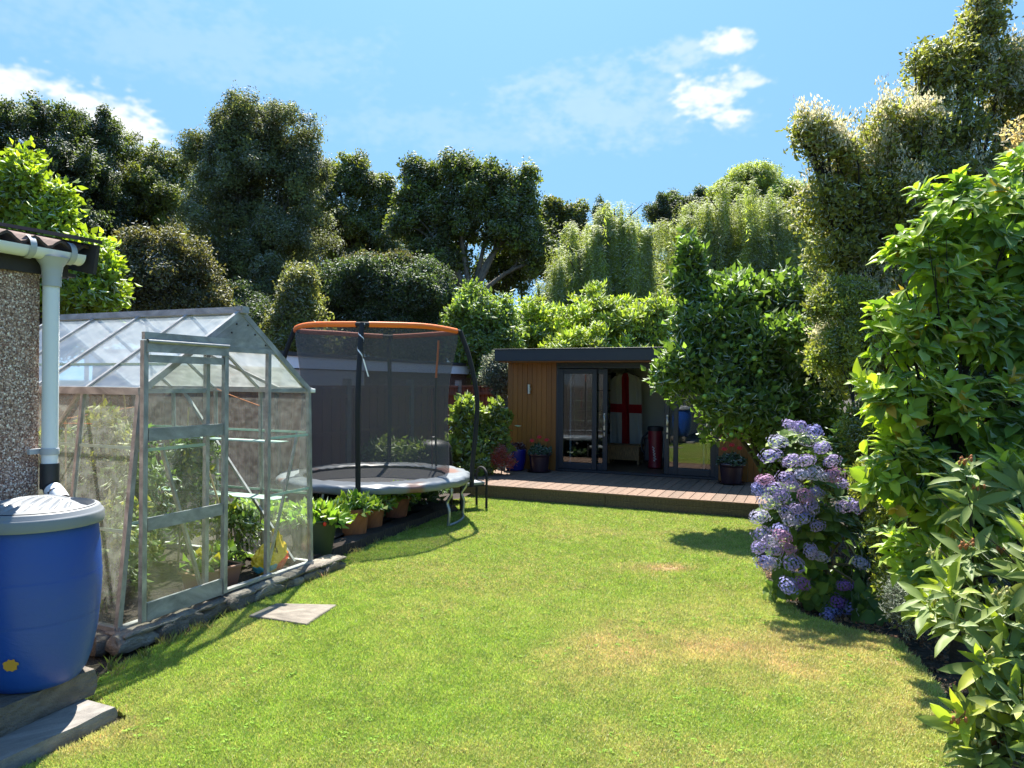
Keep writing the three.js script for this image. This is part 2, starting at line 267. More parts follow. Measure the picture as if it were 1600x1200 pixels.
// lobes measured in the survey picture: [px, py, half width, half height] at a depth
const lobesAt = (list, depth) => list.map(([px, py, rx, ry, dd = 0, deep = 0.9]) => { const d = depth + dd, k = d / FOCAL; return [at(px, py, d), rx * k, ry * k, rx * k * deep]; });
function tree(name, label, category, depth, basePx, list, n, geo, m, opt = {}) {
  const lobes = lobesAt(list, depth), b = at(basePx, 600, depth); b.y = 0;
  const t = thing(name, label, category, [b.x, 0, b.z], 0, opt.group), shift = (p) => p.clone().sub(V(b.x, 0, b.z));
  const local = lobes.map(([c, x, y, z]) => [shift(c), x, y, z]);
  if (opt.trunk) part('trunk', limbs(V(0, -0.05, 0), local, opt.trunk, 6, opt.twigs ?? 5), opt.bark ?? M.bark, t);
  scatter('crown', geo, m, crownSpots(local, n, { ...opt, floor: 0.03 }), t);
  return t;
}

// ------------------------------------------------------------------ ground
const dryAt = (x, z) => { // dried-out, straw-coloured areas of the lawn, 0..1
  const d = -z, spot = (cx, cd, rx, rd, k) => k * Math.exp(-(((x - cx) / rx) ** 2 + ((d - cd) / rd) ** 2));
  const big = spot(1.3, 4.75, 1.0, 0.75, 0.85) + spot(0.75, 4.9, 0.4, 0.4, 0.35) + spot(-0.55, 6.2, 0.75, 0.8, 0.4) + spot(2.2, 4.3, 0.7, 1.1, 0.55) + spot(1.5, 6.8, 0.34, 0.17, 1.3) + spot(-0.35, 3.3, 0.4, 0.25, 0.35) + spot(-1.95, 3.45, 0.3, 0.25, 0.8) + spot(1.7, 8.5, 1.6, 0.5, 0.45) + spot(-1.9, 5.0, 0.35, 0.3, 0.6) + spot(1.2, 3.2, 1.2, 0.4, 0.3);
  return clamp(0.85 * big * (0.75 + 0.9 * fbm(x * 2.2, z * 2.2, 1, 3)) + 0.1 + 0.55 * fbm(x * 1.1 + 4, z * 1.1, 3, 5) + 0.2 * noise(x * 9, z * 9, 5) + 0.14 * noise(x * 21, z * 21, 8));
};
const bareAt = (x, z) => Math.exp(-(((x - 1.5) / 0.27) ** 2 + ((-z - 6.77) / 0.12) ** 2)) + 0.5 * fbm(x * 5, z * 5, 2, 3);
const lawnEdge = [S(-6, 0, 0.95), S(-1.75, 0, 0.95), S(-0.62, 0, 0.93), S(-0.55, 0, 0.42), S(-0.1, 0, 0.24), S(1.0, 0, 0.16), S(2.05, 0, 0.1), S(2.25, 0, -0.12), S(3.6, 0, -0.22), S(5.35, 0, -0.4), S(5.5, 0, -0.9), S(6.5, 0, -1.2), S(6.6, 0, 0), S(6.6, 0, 3.6),
  onGround(1180, 880), onGround(1205, 922), onGround(1255, 962), onGround(1330, 985), onGround(1400, 1000), onGround(1455, 1062), onGround(1485, 1120), onGround(1500, 1200), V(2.0, 0, -2.4), V(2.4, 0, 0), V(2.6, 0, 9), V(-4, 0, 9)];
const inLawn = (x, z) => { let c = false; for (let i = 0, j = lawnEdge.length - 1; i < lawnEdge.length; j = i++) { const a = lawnEdge[i], b = lawnEdge[j]; if ((a.z > z) !== (b.z > z) && x < (b.x - a.x) * (z - a.z) / (b.z - a.z) + a.x) c = !c; } return c; };
{
  const g = new THREE.PlaneGeometry(420, 420).rotateX(-Math.PI / 2); g.attributes.uv.array.forEach((v, i, a) => { a[i] = v * 260; });
  part('ground', g, std(C(0.055, 0.045, 0.026), 1, { map: mottle, bumpMap: mottleBump, bumpScale: 0.05 })).position.y = -0.035;
  scene.children.at(-1).userData.kind = 'structure';
  const shape = new THREE.Shape(lawnEdge.map((p) => new THREE.Vector2(p.x, -p.z))), lg = new THREE.ExtrudeGeometry(shape, { depth: 0.05, bevelEnabled: false }).rotateX(-Math.PI / 2).translate(0, -0.05, 0);
  const uv = lg.attributes.uv, ps = lg.attributes.position; for (let i = 0; i < uv.count; i++) uv.setXY(i, (ps.getX(i) + 6) / 16, (ps.getZ(i) + 12) / 24);
  const turf = texture(1024, (u, v) => { const x = u * 16 - 6, z = v * 24 - 12, d = dryAt(x, z), b = smooth(bareAt(x, z), 0.5, 0.9), k = 0.8 + rnd() * 0.4; return [k * lerp(lerp(0.43, 0.62, d), 0.64, b), k * lerp(lerp(0.52, 0.55, d), 0.54, b), k * lerp(lerp(0.2, 0.32, d), 0.42, b)]; }, true);
  structure('lawn', lg, std(C(1, 1, 1), 1, { map: turf, bumpMap: rep(mottleBump, 40, 60), bumpScale: 0.02 }));
  // mown blades
  const tuft = (n, rad, h) => { const pos = [], col = [], idx = []; for (let k = 0; k < n; k++) { const a = rnd() * 6.28, r = Math.sqrt(rnd()) * rad, x = Math.cos(a) * r, z = Math.sin(a) * r, l = h * rr(0.55, 1.15), t = rnd() * 6.28, lean = rr(0.15, 0.9) * l, w = rr(0.0016, 0.003), o = pos.length / 3, c = rr(0.75, 1.25), ly = rnd() < 0.12 ? 1.5 : 1; pos.push(x - Math.sin(t) * w, 0, z + Math.cos(t) * w, x + Math.sin(t) * w, 0, z - Math.cos(t) * w, x + Math.cos(t) * lean * 0.4 + Math.sin(t) * w * 0.8, l * 0.6, z + Math.sin(t) * lean * 0.4 - Math.cos(t) * w * 0.8, x + Math.cos(t) * lean, l, z + Math.sin(t) * lean); for (let q = 0; q < 4; q++) col.push(c * ly, c, c * (ly > 1 ? 1.6 : 1)); idx.push(o, o + 1, o + 2, o, o + 2, o + 3); }
    const g2 = new THREE.BufferGeometry(); g2.setAttribute('position', new THREE.Float32BufferAttribute(pos, 3)); g2.setAttribute('color', new THREE.Float32BufferAttribute(col, 3)); g2.setIndex(idx); g2.computeVertexNormals(); return g2; };
  const near = [], far = [];
  const grassSpot = (x, z, list, k) => {
    if (!inLawn(x, z)) return; const bare = smooth(bareAt(x, z), 0.55, 0.9); if (rnd() < bare * 0.93) return;
    const d = dryAt(x, z), e = clamp(d + rr(-0.18, 0.18)), t = rr(0.8, 1.2) * (1 + 0.3 * fbm(x * 4.5, z * 4.5, 6, 3)), lush = 1 + 0.25 * fbm(x * 3, z * 3, 8, 2);
    list.push([V(x, -0.004, z), new THREE.Quaternion().setFromAxisAngle(UP, rnd() * 6.28), k * rr(0.75, 1.2) * lush, C(lerp(0.34, 0.6, e) * t, lerp(0.475, 0.5, e) * t, lerp(0.062, 0.21, e) * t)]);
  };
  for (let k = 0; k < 210000; k++) { const d = rr(2.35, 11.4), x = rr(-1, 1) * Math.min(0.76 * d + 0.2, 4); if (rnd() < 0.45 + 0.55 * smooth(d, 9, 3)) grassSpot(x, -d, d < 6 ? near : far, 1.05); }
  const blade = phy(C(1, 1, 1), 0.85, { transmission: 0.45, thickness: 0, ior: 1.35, vertexColors: true });
  const grass = scatter('grass', tuft(18, 0.034, 0.024), blade, near); grass.name = numbered('grass'); tag(grass, 'short mown grass of the near lawn with straw-coloured patches', 'grass', null, 'stuff');
  const grass2 = scatter('grass', tuft(18, 0.036, 0.024), blade, far); grass2.name = numbered('grass'); tag(grass2, 'mown grass of the far half of the lawn before the decking', 'grass', null, 'stuff');
  // longer tufts along edges
  const edge = [], long = tuft(14, 0.03, 0.085);
  for (let i = 3; i < 13; i++) { const a = lawnEdge[i], b = lawnEdge[i + 1], n = Math.round(a.distanceTo(b) * 26); for (let k = 0; k < n; k++) { if (noise(k * 0.21, i * 3.1, 2) < -0.05) continue; const p = a.clone().lerp(b, rnd()).add(V(rr(-0.06, 0.06), -0.01, rr(-0.06, 0.06))), e = rnd(); edge.push([p, new THREE.Quaternion().setFromAxisAngle(UP, rnd() * 6.28), rr(0.4, 1.1) * (i > 11 ? 0.6 : 1), C(lerp(0.15, 0.4, e), lerp(0.25, 0.33, e), lerp(0.03, 0.12, e))]); } }
  const eg = scatter('edge_grass', long, blade, edge); eg.name = numbered('edge_grass'); tag(eg, 'longer uncut grass tufts along the edge of the lawn', 'grass', null, 'stuff');
  // clover and daisies flat in the turf
  const wspots = []; for (let k = 0; k < 4200; k++) { const d = rr(2.5, 7.5), x = rr(-1, 1) * 0.7 * d; if (!inLawn(x, -d) || fbm(x * 1.6, d * 1.6, 4, 4) < 0.13) continue; wspots.push([V(x, 0.014, -d), facing(V(rr(-0.3, 0.3), 1, rr(-0.3, 0.3)).normalize()), rr(0.4, 0.85), C(1, 1, 1)]); }
  const wg = sprig(9, 0.018, 0.03, 0.018, { up: 0 }); wg.scale(1, 0.35, 1);
  const wd = scatter('lawn_weeds', wg, leafMat(0.2, 0.32, 0.05, { clearcoat: 0, transmission: 0.2, specularIntensity: 0.2 }), wspots); wd.name = numbered('lawn_weeds'); tag(wd, 'broad leaved clover patches flat in the lawn', 'weeds', null, 'stuff');
}
{
  const spots = [], bit = sprig(5, 0.03, 0.035, 0.02); bit.scale(1, 0.4, 1);
  for (let k = 0; k < 5200; k++) { const d = rr(2.4, 8), x = rr(1.7, 4.2); if (inLawn(x, -d)) continue; const t = rnd(); spots.push([V(x, -0.022 + 0.008 * rnd(), -d), facing(V(rr(-0.4, 0.4), 1, rr(-0.4, 0.4)).normalize()), rr(0.5, 1.3), C(lerp(0.5, 1.4, t), lerp(0.5, 1.2, t), lerp(0.5, 1.1, t))]); }
  const o = scatter('leaf_litter', bit, leafMat(0.16, 0.1, 0.055, { clearcoat: 0, transmission: 0.1 }), spots); o.name = numbered('leaf_litter'); tag(o, 'dry brown leaf litter on the soil of the right-hand border', 'leaf litter', null, 'stuff');
}
// paving slab let into the lawn by the greenhouse
{
  const c = [onGround(392, 966), onGround(432, 948), onGround(523, 950), onGround(478, 979)], mid = c.reduce((a, b) => a.add(b), V(0, 0, 0)).multiplyScalar(0.25);
  const pts = [onGround(392, 966), onGround(432, 948), onGround(523, 950), onGround(478, 979)].map((p) => new THREE.Vector2(p.x - mid.x, -(p.z - mid.z)));
  const g = new THREE.ExtrudeGeometry(new THREE.Shape(pts), { depth: 0.05, bevelEnabled: true, bevelSize: 0.012, bevelThickness: 0.012, bevelSegments: 2 }).rotateX(-Math.PI / 2).translate(0, -0.035, 0);
  const o = part('paving_slab', g, std(C(0.27, 0.235, 0.19), 0.95, { map: mottle, bumpMap: mottleBump, bumpScale: 0.008 })); o.position.copy(mid); tag(o, 'worn pale paving slab sunk in the lawn beside the greenhouse', 'slab');
}
function rock(w, h, d, k = 0.18, soft = 0.16) { // an irregular stone block
  const g = new THREE.BoxGeometry(w, h, d, w > 1 ? 16 : 4, 3, 3), p = g.attributes.position, o = rnd() * 40, nn = g.attributes.normal, uv = g.attributes.uv;
  for (let i = 0; i < p.count; i++) { const x = p.getX(i), y = p.getY(i), z = p.getZ(i); if (Math.abs(nn.getY(i)) > 0.5) uv.setXY(i, x + o, z); else if (Math.abs(nn.getX(i)) > 0.5) uv.setXY(i, z + o, y); else uv.setXY(i, x + o, y); }
  for (let i = 0; i < p.count; i++) { const x = p.getX(i), y = p.getY(i), z = p.getZ(i), e = 1 - soft * (Math.abs(2 * x / w) ** 4 * Math.abs(2 * y / h) ** 2 + Math.abs(2 * z / d) ** 4 * Math.abs(2 * y / h) ** 2); p.setXYZ(i, x * e + k * h * noise(x * 9 + o, y * 9, z * 9), y * e + k * h * noise(x * 7, y * 9 + o, z * 7), z * e + k * h * noise(x * 9, y * 9, z * 9 + o)); }
  g.computeVertexNormals(); return g;
}

// ------------------------------------------------------------------ garage on the left, with gutter and downpipe
{
  const WX = -0.62, WZ = 0.14, EAVE = 2.44, g0 = thing('garage', 'pebble-dashed garage corner with corrugated roof, white gutter and downpipe', 'garage', O.toArray(), TURN);
  part('wall', box(6, 2.4, 2.6, WX - 3, 1.2, WZ - 1.3), M.roughcast, g0);
  const wave = (x) => 0.022 * Math.cos(x * Math.PI * 2 / 0.146);
  const roofL = 6.3, pitch = 0.2;
  const roofTop = sheet(260, 6, (u, v) => { const x = WX + 0.2 - u * roofL, z = WZ + 0.13 - v * 3; return [x, EAVE + 0.075 + wave(x) + v * 3 * pitch, z]; }), roofBot = sheet(260, 6, (u, v) => { const x = WX + 0.2 - u * roofL, z = WZ + 0.13 - v * 3; return [x, EAVE + 0.06 + wave(x) + v * 3 * pitch, z]; });
  const lip = sheet(260, 1, (u, v) => { const x = WX + 0.2 - u * roofL; return [x, EAVE + 0.06 + 0.015 * v + wave(x), WZ + 0.13]; });
  part('corrugated_roof', merge([roofTop, roofBot, lip]), M.fibre, g0);
  part('fascia_board', box(6.1, 0.15, 0.022, WX - 2.9, EAVE - 0.02, WZ + 0.012), M.darkTrim, g0);
  part('barge_board', bar([WX + 0.21, EAVE + 0.01, WZ + 0.18], [WX + 0.21, EAVE + 0.01 + 2.8 * pitch, WZ - 2.7], 0.02, 0.17), M.darkTrim, g0);
  part('verge_trim', bar([WX + 0.16, EAVE + 0.115, WZ + 0.2], [WX + 0.16, EAVE + 0.115 + 2.8 * pitch, WZ - 2.7], 0.14, 0.02), M.darkTrim, g0);
  part('soffit', box(0.2, 0.02, 0.2, WX + 0.1, EAVE - 0.075, WZ - 0.08), M.darkTrim, g0);
  // half-round gutter
  const gz = WZ + 0.085, gy = EAVE + 0.035, gr = 0.056, gut = sheet(30, 14, (u, v) => { const a = Math.PI * (1 + v), x = WX + 0.17 - u * 6; return [x, gy + Math.sin(a) * gr, gz + Math.cos(a) * gr]; }), gut2 = sheet(30, 14, (u, v) => { const a = Math.PI * (1 + v), x = WX + 0.17 - u * 6; return [x, gy + Math.sin(a) * gr * 0.94, gz + Math.cos(a) * gr * 0.94]; });
  const gutter = part('gutter', merge([gut, gut2, new THREE.TorusGeometry(gr, 0.004, 6, 14, Math.PI).rotateX(Math.PI).rotateY(Math.PI / 2).translate(WX + 0.17, gy, gz)]), M.pvc, g0);
  const end = new THREE.CircleGeometry(gr, 14, Math.PI, Math.PI).rotateY(Math.PI / 2).translate(WX + 0.171, gy, gz); part('end_cap', end, M.pvc, gutter);
  for (const x of [WX + 0.1, WX - 0.13]) part('union_bracket', new THREE.CylinderGeometry(gr + 0.008, gr + 0.008, 0.035, 20, 1, true, Math.PI, Math.PI).rotateX(Math.PI / 2).rotateY(Math.PI / 2).translate(x, gy, gz), M.greyClip, gutter);
  const px = WX + 0.015, pz = WZ + 0.075, pr = 0.041;
  const pipe = part('downpipe', lathe([[pr, 0], [pr, 1.07]], 24).translate(px, 1.24, pz), M.pvc, g0);
  part('outlet', lathe([[pr + 0.006, 0], [pr + 0.006, 0.06], [pr + 0.009, 0.062], [pr + 0.009, 0.08], [0.055, 0.115], [0.085, 0.16]], 24).translate(px, EAVE - 0.165, pz + 0.005), M.greyClip, pipe);
  part('pipe_clip', merge([lathe([[pr + 0.001, 0], [pr + 0.006, 0.002], [pr + 0.006, 0.035], [pr + 0.001, 0.037]], 24).translate(px, 1.33, pz), box(0.12, 0.03, 0.02, px - 0.03, 1.35, pz - 0.045)]), M.greyClip, pipe);
  part('black_collar', lathe([[pr + 0.007, 0], [pr + 0.007, 0.14], [pr + 0.001, 0.142]], 24).translate(px, 1.14, pz), M.blackPvc, pipe);
  part('elbow', tube([[px, 1.2, pz], [px, 1.16, pz + 0.008], [px - 0.01, 1.13, pz + 0.045], [px - 0.02, 1.115, pz + 0.09]], 0.043, 16, 14), M.blackPvc, pipe);
  part('white_spout', tube([[px - 0.008, 1.135, pz + 0.04], [px - 0.014, 1.115, pz + 0.08], [px - 0.02, 1.08, pz + 0.13]], 0.047, 10, 14), M.pvc, pipe);
}
// rain barrel, its block and slab
{
  const base = S(-0.86, 0, 0.5), Y = 0.21;
  const slab = part('concrete_slab', rock(1.15, 0.075, 0.72, 0.08, 0.01), M.concrete); slab.position.copy(S(-1.27, 0.035, 0.53)); slab.rotation.y = TURN; tag(slab, 'thick concrete slab on the ground under the blue water barrel', 'slab');
  const blk = part('concrete_block', rock(0.62, 0.14, 0.46, 0.1, 0.02), M.stone); blk.position.copy(S(-0.96, 0.142, 0.44)); blk.rotation.y = TURN + 0.06; tag(blk, 'dark concrete block between the slab and the blue barrel', 'block');
  const b = thing('water_barrel', 'blue plastic water barrel with pale grey ribbed lid under the downpipe', 'barrel', [base.x, Y, base.z], 0);
  part('body', lathe([[0, 0], [0.17, 0], [0.2, 0.012], [0.226, 0.05], [0.25, 0.12], [0.274, 0.24], [0.284, 0.34], [0.282, 0.348], [0.286, 0.356], [0.293, 0.47], [0.294, 0.55], [0.29, 0.558], [0.292, 0.566], [0.286, 0.68], [0.273, 0.8], [0.262, 0.87]], 56), M.butt, b);
  const lidTop = (x, z) => { const r = Math.hypot(x, z), dome = 0.752 - 0.75 * r * r, edge = smooth(r, 0.255, 0.245); // fan of raised panels in front of an arch, two sunk pockets behind it
    const arch = z + 0.035 - 0.9 * x * x, behind = smooth(-arch, 0.012, 0.03) * smooth(Math.abs(x), 0.016, 0.03), front = smooth(arch, 0.012, 0.028), rib = smooth(Math.abs(((Math.atan2(x, z + 0.45) * 11 + 40) % 1) - 0.5), 0.3, 0.42) * smooth(0.235 - r, 0, 0.01);
    return dome - edge * (behind * 0.035 + front * 0.011 * rib) + (edge < 0.5 ? 0.004 : 0); };
  const lid = part('lid', merge([lathe([[0.3, 0.615], [0.304, 0.63], [0.301, 0.665], [0.296, 0.674], [0.289, 0.677], [0.283, 0.694], [0.275, 0.7], [0.262, 0.7]], 64), sheet(128, 56, (u, v) => { const a0 = u * Math.PI * 2, r = 0.264 * v, x = Math.cos(a0) * r, z = -Math.sin(a0) * r; return [x, lidTop(x, z), z]; })]), M.lid, b); lid.position.y = 0.19;
  const stain = new THREE.CircleGeometry(0.033, 18), sp = stain.attributes.position; for (let i = 1; i < sp.count; i++) { const k = 0.75 + 0.4 * rnd(); sp.setXY(i, sp.getX(i) * k, sp.getY(i) * k); }
  const sa = 0.2, sh = 0.175; stain.rotateX(0.2).translate(0, sh, 0.267).rotateY(sa); part('rust_patch', stain, M.rust, b);
  part('tap', merge([tube([[-0.1, 0.085, 0.18], [-0.125, 0.085, 0.25], [-0.13, 0.06, 0.275], [-0.13, 0.03, 0.278]], 0.014, 16, 10), rbox(0.05, 0.015, 0.02, 0.005, -0.115, 0.108, 0.255)]), M.metal, b);
}

// ------------------------------------------------------------------ boundary fence and what stands behind it
{
  const f = thing('fence', 'red-brown close-board fence with concrete posts along the left boundary', 'fence', Sa(0, 0, -2.33), TURN);
  const first = 5.9, step = 1.83; // posts measured from the greenhouse corner
  for (let k = -3; k <= 3; k++) part('post', merge([box(0.1, 1.78, 0.1, first + k * step - 0.25, 0.89, 0), box(0.1, 0.03, 0.1, first + k * step - 0.25, 1.795, 0).scale(1, 1, 0.9)]), M.concrete, f);
  for (let k = -3; k < 3; k++) {
    const x0 = first + k * step - 0.2, w = step - 0.1;
    part('gravel_board', box(w, 0.28, 0.05, x0 + w / 2, 0.14, 0), M.concrete, f);
    for (const y of [0.45, 1.0, 1.55]) part('rail', box(w, 0.055, 0.035, x0 + w / 2, y, 0.035), fenceTones[0], f);
    for (let i = 0; i < 16; i++) part('board', box(0.108, 1.38 + rr(-0.01, 0.01), 0.014, x0 + (i + 0.5) * w / 16, 0.98, i % 2 ? 0.006 : -0.006), fenceTones[Math.floor(rnd() * 3)], f);
    part('capping', box(w, 0.03, 0.06, x0 + w / 2, 1.69, 0), fenceTones[1], f);
  }
  const n = thing('neighbour_garage', 'low garage with white fascia showing above the fence', 'garage', Sa(9.2, 0, -3.5), TURN);
  part('wall', box(9.4, 2.05, 2.6, 0, 1.02, -1.35), std(C(0.55, 0.47, 0.45), 0.95, { map: pebble[0], bumpMap: pebble[1], bumpScale: 0.012 }), n);
  part('fascia', box(9.7, 0.19, 0.03, 0, 2.07, 0.05), M.whitePaint, n);
  part('end_fascia', box(0.03, 0.19, 2.8, -4.85, 2.07, -1.35), M.whitePaint, n);
  part('roof', box(9.7, 0.06, 2.9, 0, 2.2, -1.35), M.felt, n);
  part('door', box(2.3, 1.95, 0.05, -2.6, 0.98, 0.0), std(C(0.5, 0.47, 0.42), 0.7), n);
}

// ------------------------------------------------------------------ greenhouse
const GH = { W: 1.93, L: 2.2, eL: 0.15, eR: 1.88, eave: 1.68, ax: 1.06, ridge: 2.3, base: 0.12 };
{
  const g = thing('greenhouse', 'aluminium framed greenhouse with grimy glass and open sliding door', 'greenhouse', O.toArray(), TURN);
  const { W, L, eL, eR, eave, ax, ridge, base } = GH, B = 0.034;
  const leftX = (y) => lerp(0, eL, (y - base) / (eave - base)), rightX = (y) => lerp(W, eR, (y - base) / (eave - base));
  const frame = (name, a, b, w = B, h = B, m = M.alu) => part(name, bar(a, b, w, h), m, g);
  // a pane: four corners, thin real sheet
  const pane = (corners, m, name = 'pane') => { const [a, b, c, d] = corners.map((q) => V(...q)); const nrm = b.clone().sub(a).cross(d.clone().sub(a)).normalize().multiplyScalar(0.0); const s = sheet(1, 1, (u, v) => a.clone().lerp(b, u).lerp(d.clone().lerp(c, u), v).add(nrm).toArray()); const uv = s.attributes.uv, o1 = rnd() * 3, o2 = rnd() * 3; for (let i = 0; i < uv.count; i++) uv.setXY(i, uv.getX(i) * 0.8 + o1, uv.getY(i) * 0.8 + o2); return part(name, s, m, g); };
  const lap = (a, b) => part('pane_edge', bar(a, b, 0.005, 0.02), M.glassEdge, g);
  for (const z of [0, -L]) {
    frame('corner_post', [0, base, z], [eL, eave, z]); frame('corner_post', [W, base, z], [eR, eave, z]);
    frame('gable_rafter', [eL, eave, z], [ax, ridge, z], B, 0.045); frame('gable_rafter', [ax, ridge, z], [eR, eave, z], B, 0.045);
    frame('sill', [-0.01, base, z + 0.005], [W + 0.01, base, z + 0.005], 0.05, 0.04);
  }
  for (const [x, y] of [[eL, eave], [eR, eave]]) frame('eave_rail', [x, y, 0.02], [x, y, -L], 0.06, 0.05);
  frame('sill', [0, base, 0], [0, base, -L], 0.05, 0.04); frame('sill', [W, base, 0], [W, base, -L], 0.05, 0.04);
  frame('ridge_bar', [ax, ridge + 0.015, 0.05], [ax, ridge + 0.015, -L - 0.03], 0.07, 0.05);
  const bay = L / 4;
  for (let k = 1; k < 4; k++) {
    const z = -k * bay;
    frame('glazing_bar', [0, base, z], [eL, eave, z], 0.025, 0.03); frame('glazing_bar', [W, base, z], [eR, eave, z], 0.025, 0.03);
    frame('glazing_bar', [eL, eave, z], [ax, ridge, z], 0.025, 0.03); frame('glazing_bar', [eR, eave, z], [ax, ridge, z], 0.025, 0.03);
  }
  for (let k = 0; k < 4; k++) {
    const z0 = -k * bay, z1 = -(k + 1) * bay, cut = 0.3;
    const P = (t) => [lerp(eL, ax, t), lerp(eave, ridge, t)], Q = (t) => [lerp(eR, ax, t), lerp(eave, ridge, t)];
    for (const [t0, t1] of [[0.02, cut], [cut, 0.97]]) { const [xa, ya] = P(t0), [xb, yb] = P(t1); pane([[xa, ya, z0], [xa, ya, z1], [xb, yb, z1], [xb, yb, z0]], M.glassRoof, 'roof_pane'); const [xc, yc] = Q(t0), [xd, yd] = Q(t1); pane([[xc, yc, z0], [xc, yc, z1], [xd, yd, z1], [xd, yd, z0]], M.glassRoof, 'roof_pane'); }
    { const [x, y] = P(cut); lap([x, y + 0.004, z0], [x, y + 0.004, z1]); }
    for (const [y0, y1] of [[base, 0.75], [0.75, 1.3], [1.3, eave]]) { pane([[leftX(y0), y0, z0], [leftX(y0), y0, z1], [leftX(y1), y1, z1], [leftX(y1), y1, z0]], M.glassDirty); pane([[rightX(y0), y0, z0], [rightX(y0), y0, z1], [rightX(y1), y1, z1], [rightX(y1), y1, z0]], M.glass); }
    for (const y of [0.75, 1.3]) { lap([leftX(y) - 0.004, y, z0], [leftX(y) - 0.004, y, z1]); lap([rightX(y), y, z0], [rightX(y), y, z1]); }
  }
  // front gable: header, jambs, grey apex panel, panes
  const HEAD = 2.0, rx = (y) => lerp(ax, eR, (ridge - y) / (ridge - eave)), lx = (y) => lerp(ax, eL, (ridge - y) / (ridge - eave));
  frame('header_rail', [lx(HEAD) + 0.02, HEAD, 0], [rx(HEAD) - 0.02, HEAD, 0], 0.03, 0.04);
  frame('door_jamb', [1.37, base, 0], [1.37, HEAD, 0]); frame('door_jamb', [0.72, base, 0], [0.72, HEAD, 0]);
  const tri = new THREE.Shape([new THREE.Vector2(lx(HEAD) + 0.03, HEAD + 0.02), new THREE.Vector2(rx(HEAD) - 0.03, HEAD + 0.02), new THREE.Vector2(ax, ridge - 0.02)]);
  const panel = part('gable_panel', new THREE.ExtrudeGeometry(tri, { depth: 0.008, bevelEnabled: false }).translate(0, 0, 0.004), M.aluDull, g);
  for (const [x, y] of [[0.82, 2.05], [0.95, 2.13], [1.0, 2.2], [1.12, 2.2], [1.2, 2.13], [1.32, 2.05]]) part('rivet', new THREE.SphereGeometry(0.008, 8, 6).translate(x, y, 0.014), M.darkTrim, panel);
  const gp = (x0, x1, y0, y1, z = 0) => pane([[x0(y0), y0, z], [x1(y0), y0, z], [x1(y1), y1, z], [x0(y1), y1, z]], M.glass);
  const k = (v) => () => v;
  for (const [a, b] of [[base, 0.8], [0.8, 1.28], [1.28, eave]]) { gp(k(1.37), rightX, a, b); gp(leftX, k(0.72), a, b); }
  gp(k(1.37), rx, eave, HEAD - 0.02); gp(lx, k(0.72), eave, HEAD - 0.02); frame('cross_rail', [1.37, eave, 0], [eR, eave, 0], 0.02, 0.03); frame('cross_rail', [eL, eave, 0], [0.72, eave, 0], 0.02, 0.03);
  for (const y of [0.8, 1.28]) { lap([1.37, y, 0.004], [rightX(y), y, 0.004]); lap([leftX(y), y, 0.004], [0.72, y, 0.004]); }
  frame('brace', [1.42, base, -0.05], [1.8, 1.3, -0.05], 0.02, 0.02);
  // back gable
  for (const x of [0.65, 1.37]) frame('glazing_bar', [x, base, -L], [x, lerp(eave, ridge, 0.5), -L], 0.025, 0.03);
  frame('cross_rail', [eL, eave, -L], [eR, eave, -L], 0.03, 0.04);
  for (const [a, b] of [[base, 0.75], [0.75, 1.3], [1.3, eave]]) for (const [c, d] of [[leftX, k(0.65)], [k(0.65), k(1.37)], [k(1.37), rightX]]) gp(c, d, a, b, -L);
  for (const y of [0.75, 1.3]) lap([leftX(y), y, -L + 0.006], [rightX(y), y, -L + 0.006]);
  frame('brace', [eR - 0.02, eave, -0.3], [ax + 0.05, ridge - 0.03, -1.2], 0.025, 0.025); frame('brace', [eR - 0.02, eave, -1.9], [ax + 0.05, ridge - 0.03, -1.1], 0.025, 0.025);
  frame('brace', [W - 0.04, base, -0.15], [eR - 0.03, eave, -1.5], 0.025, 0.025); frame('brace', [0.05, base, -1.9], [eL + 0.02, eave, -0.6], 0.025, 0.025);
  for (const y of [0.72, 1.22]) { part('glass_shelf', box(0.02, 0.006, 1.9, 0, 0, 0).scale(9, 1, 1).translate(W - 0.22, y, -1.1), M.glassEdge, g); }
  // sliding door, pushed to the left and hanging in front of the gable
  const dx0 = 0.12, dx1 = 0.83, dz = 0.075, top = 2.02, rail = (y, h) => part('door_rail', bar([dx0 + 0.03, y, dz], [dx1 - 0.03, y, dz], 0.022, h), M.aluDull, door);
  const door = new THREE.Group(); door.name = 'sliding_door'; g.add(door);
  for (const x of [dx0, dx1]) part('stile', bar([x, base + 0.03, dz], [x - (x === dx0 ? 0 : 0.005), top, dz], 0.036, 0.036), M.alu, door);
  rail(base + 0.085, 0.12); rail(0.79, 0.085); rail(1.39, 0.085); rail(1.9, 0.05);
  part('head_track', merge([bar([dx0 - 0.02, top + 0.03, dz + 0.012], [dx1 + 0.02, top + 0.03, dz + 0.012], 0.03, 0.05), bar([dx0, top - 0.04, dz + 0.02], [dx1, top - 0.04, dz + 0.02], 0.016, 0.075), tube([[dx0, top - 0.005, dz + 0.03], [dx1, top - 0.005, dz + 0.03]], 0.014, 4, 8)]), M.alu, door);
  part('door_pane', sheet(1, 1, (u, v) => [lerp(dx0, dx1, u), lerp(base + 0.14, 1.93, v), dz]), M.glass, door);
  part('door_stay', bar([dx0 + 0.3, 1.3, -0.12], [dx0 + 0.62, 0.2, -0.06], 0.028, 0.02), M.alu, door);
  frame('track_rail', [0.7, base + 0.03, 0.035], [1.4, base + 0.03, 0.035], 0.05, 0.02);
  for (const z of [0.01, -L + 0.01]) part('ridge_cap', box(0.08, 0.03, 0.05, ax, ridge + 0.03, z), M.alu, g);
  const fl = part('gutter_end', rbox(0.04, 0.035, 0.05, 0.006, eR + 0.025, eave - 0.005, 0.02), M.white, g); fl.userData.label = 'small white gutter end cap at the eave';
}
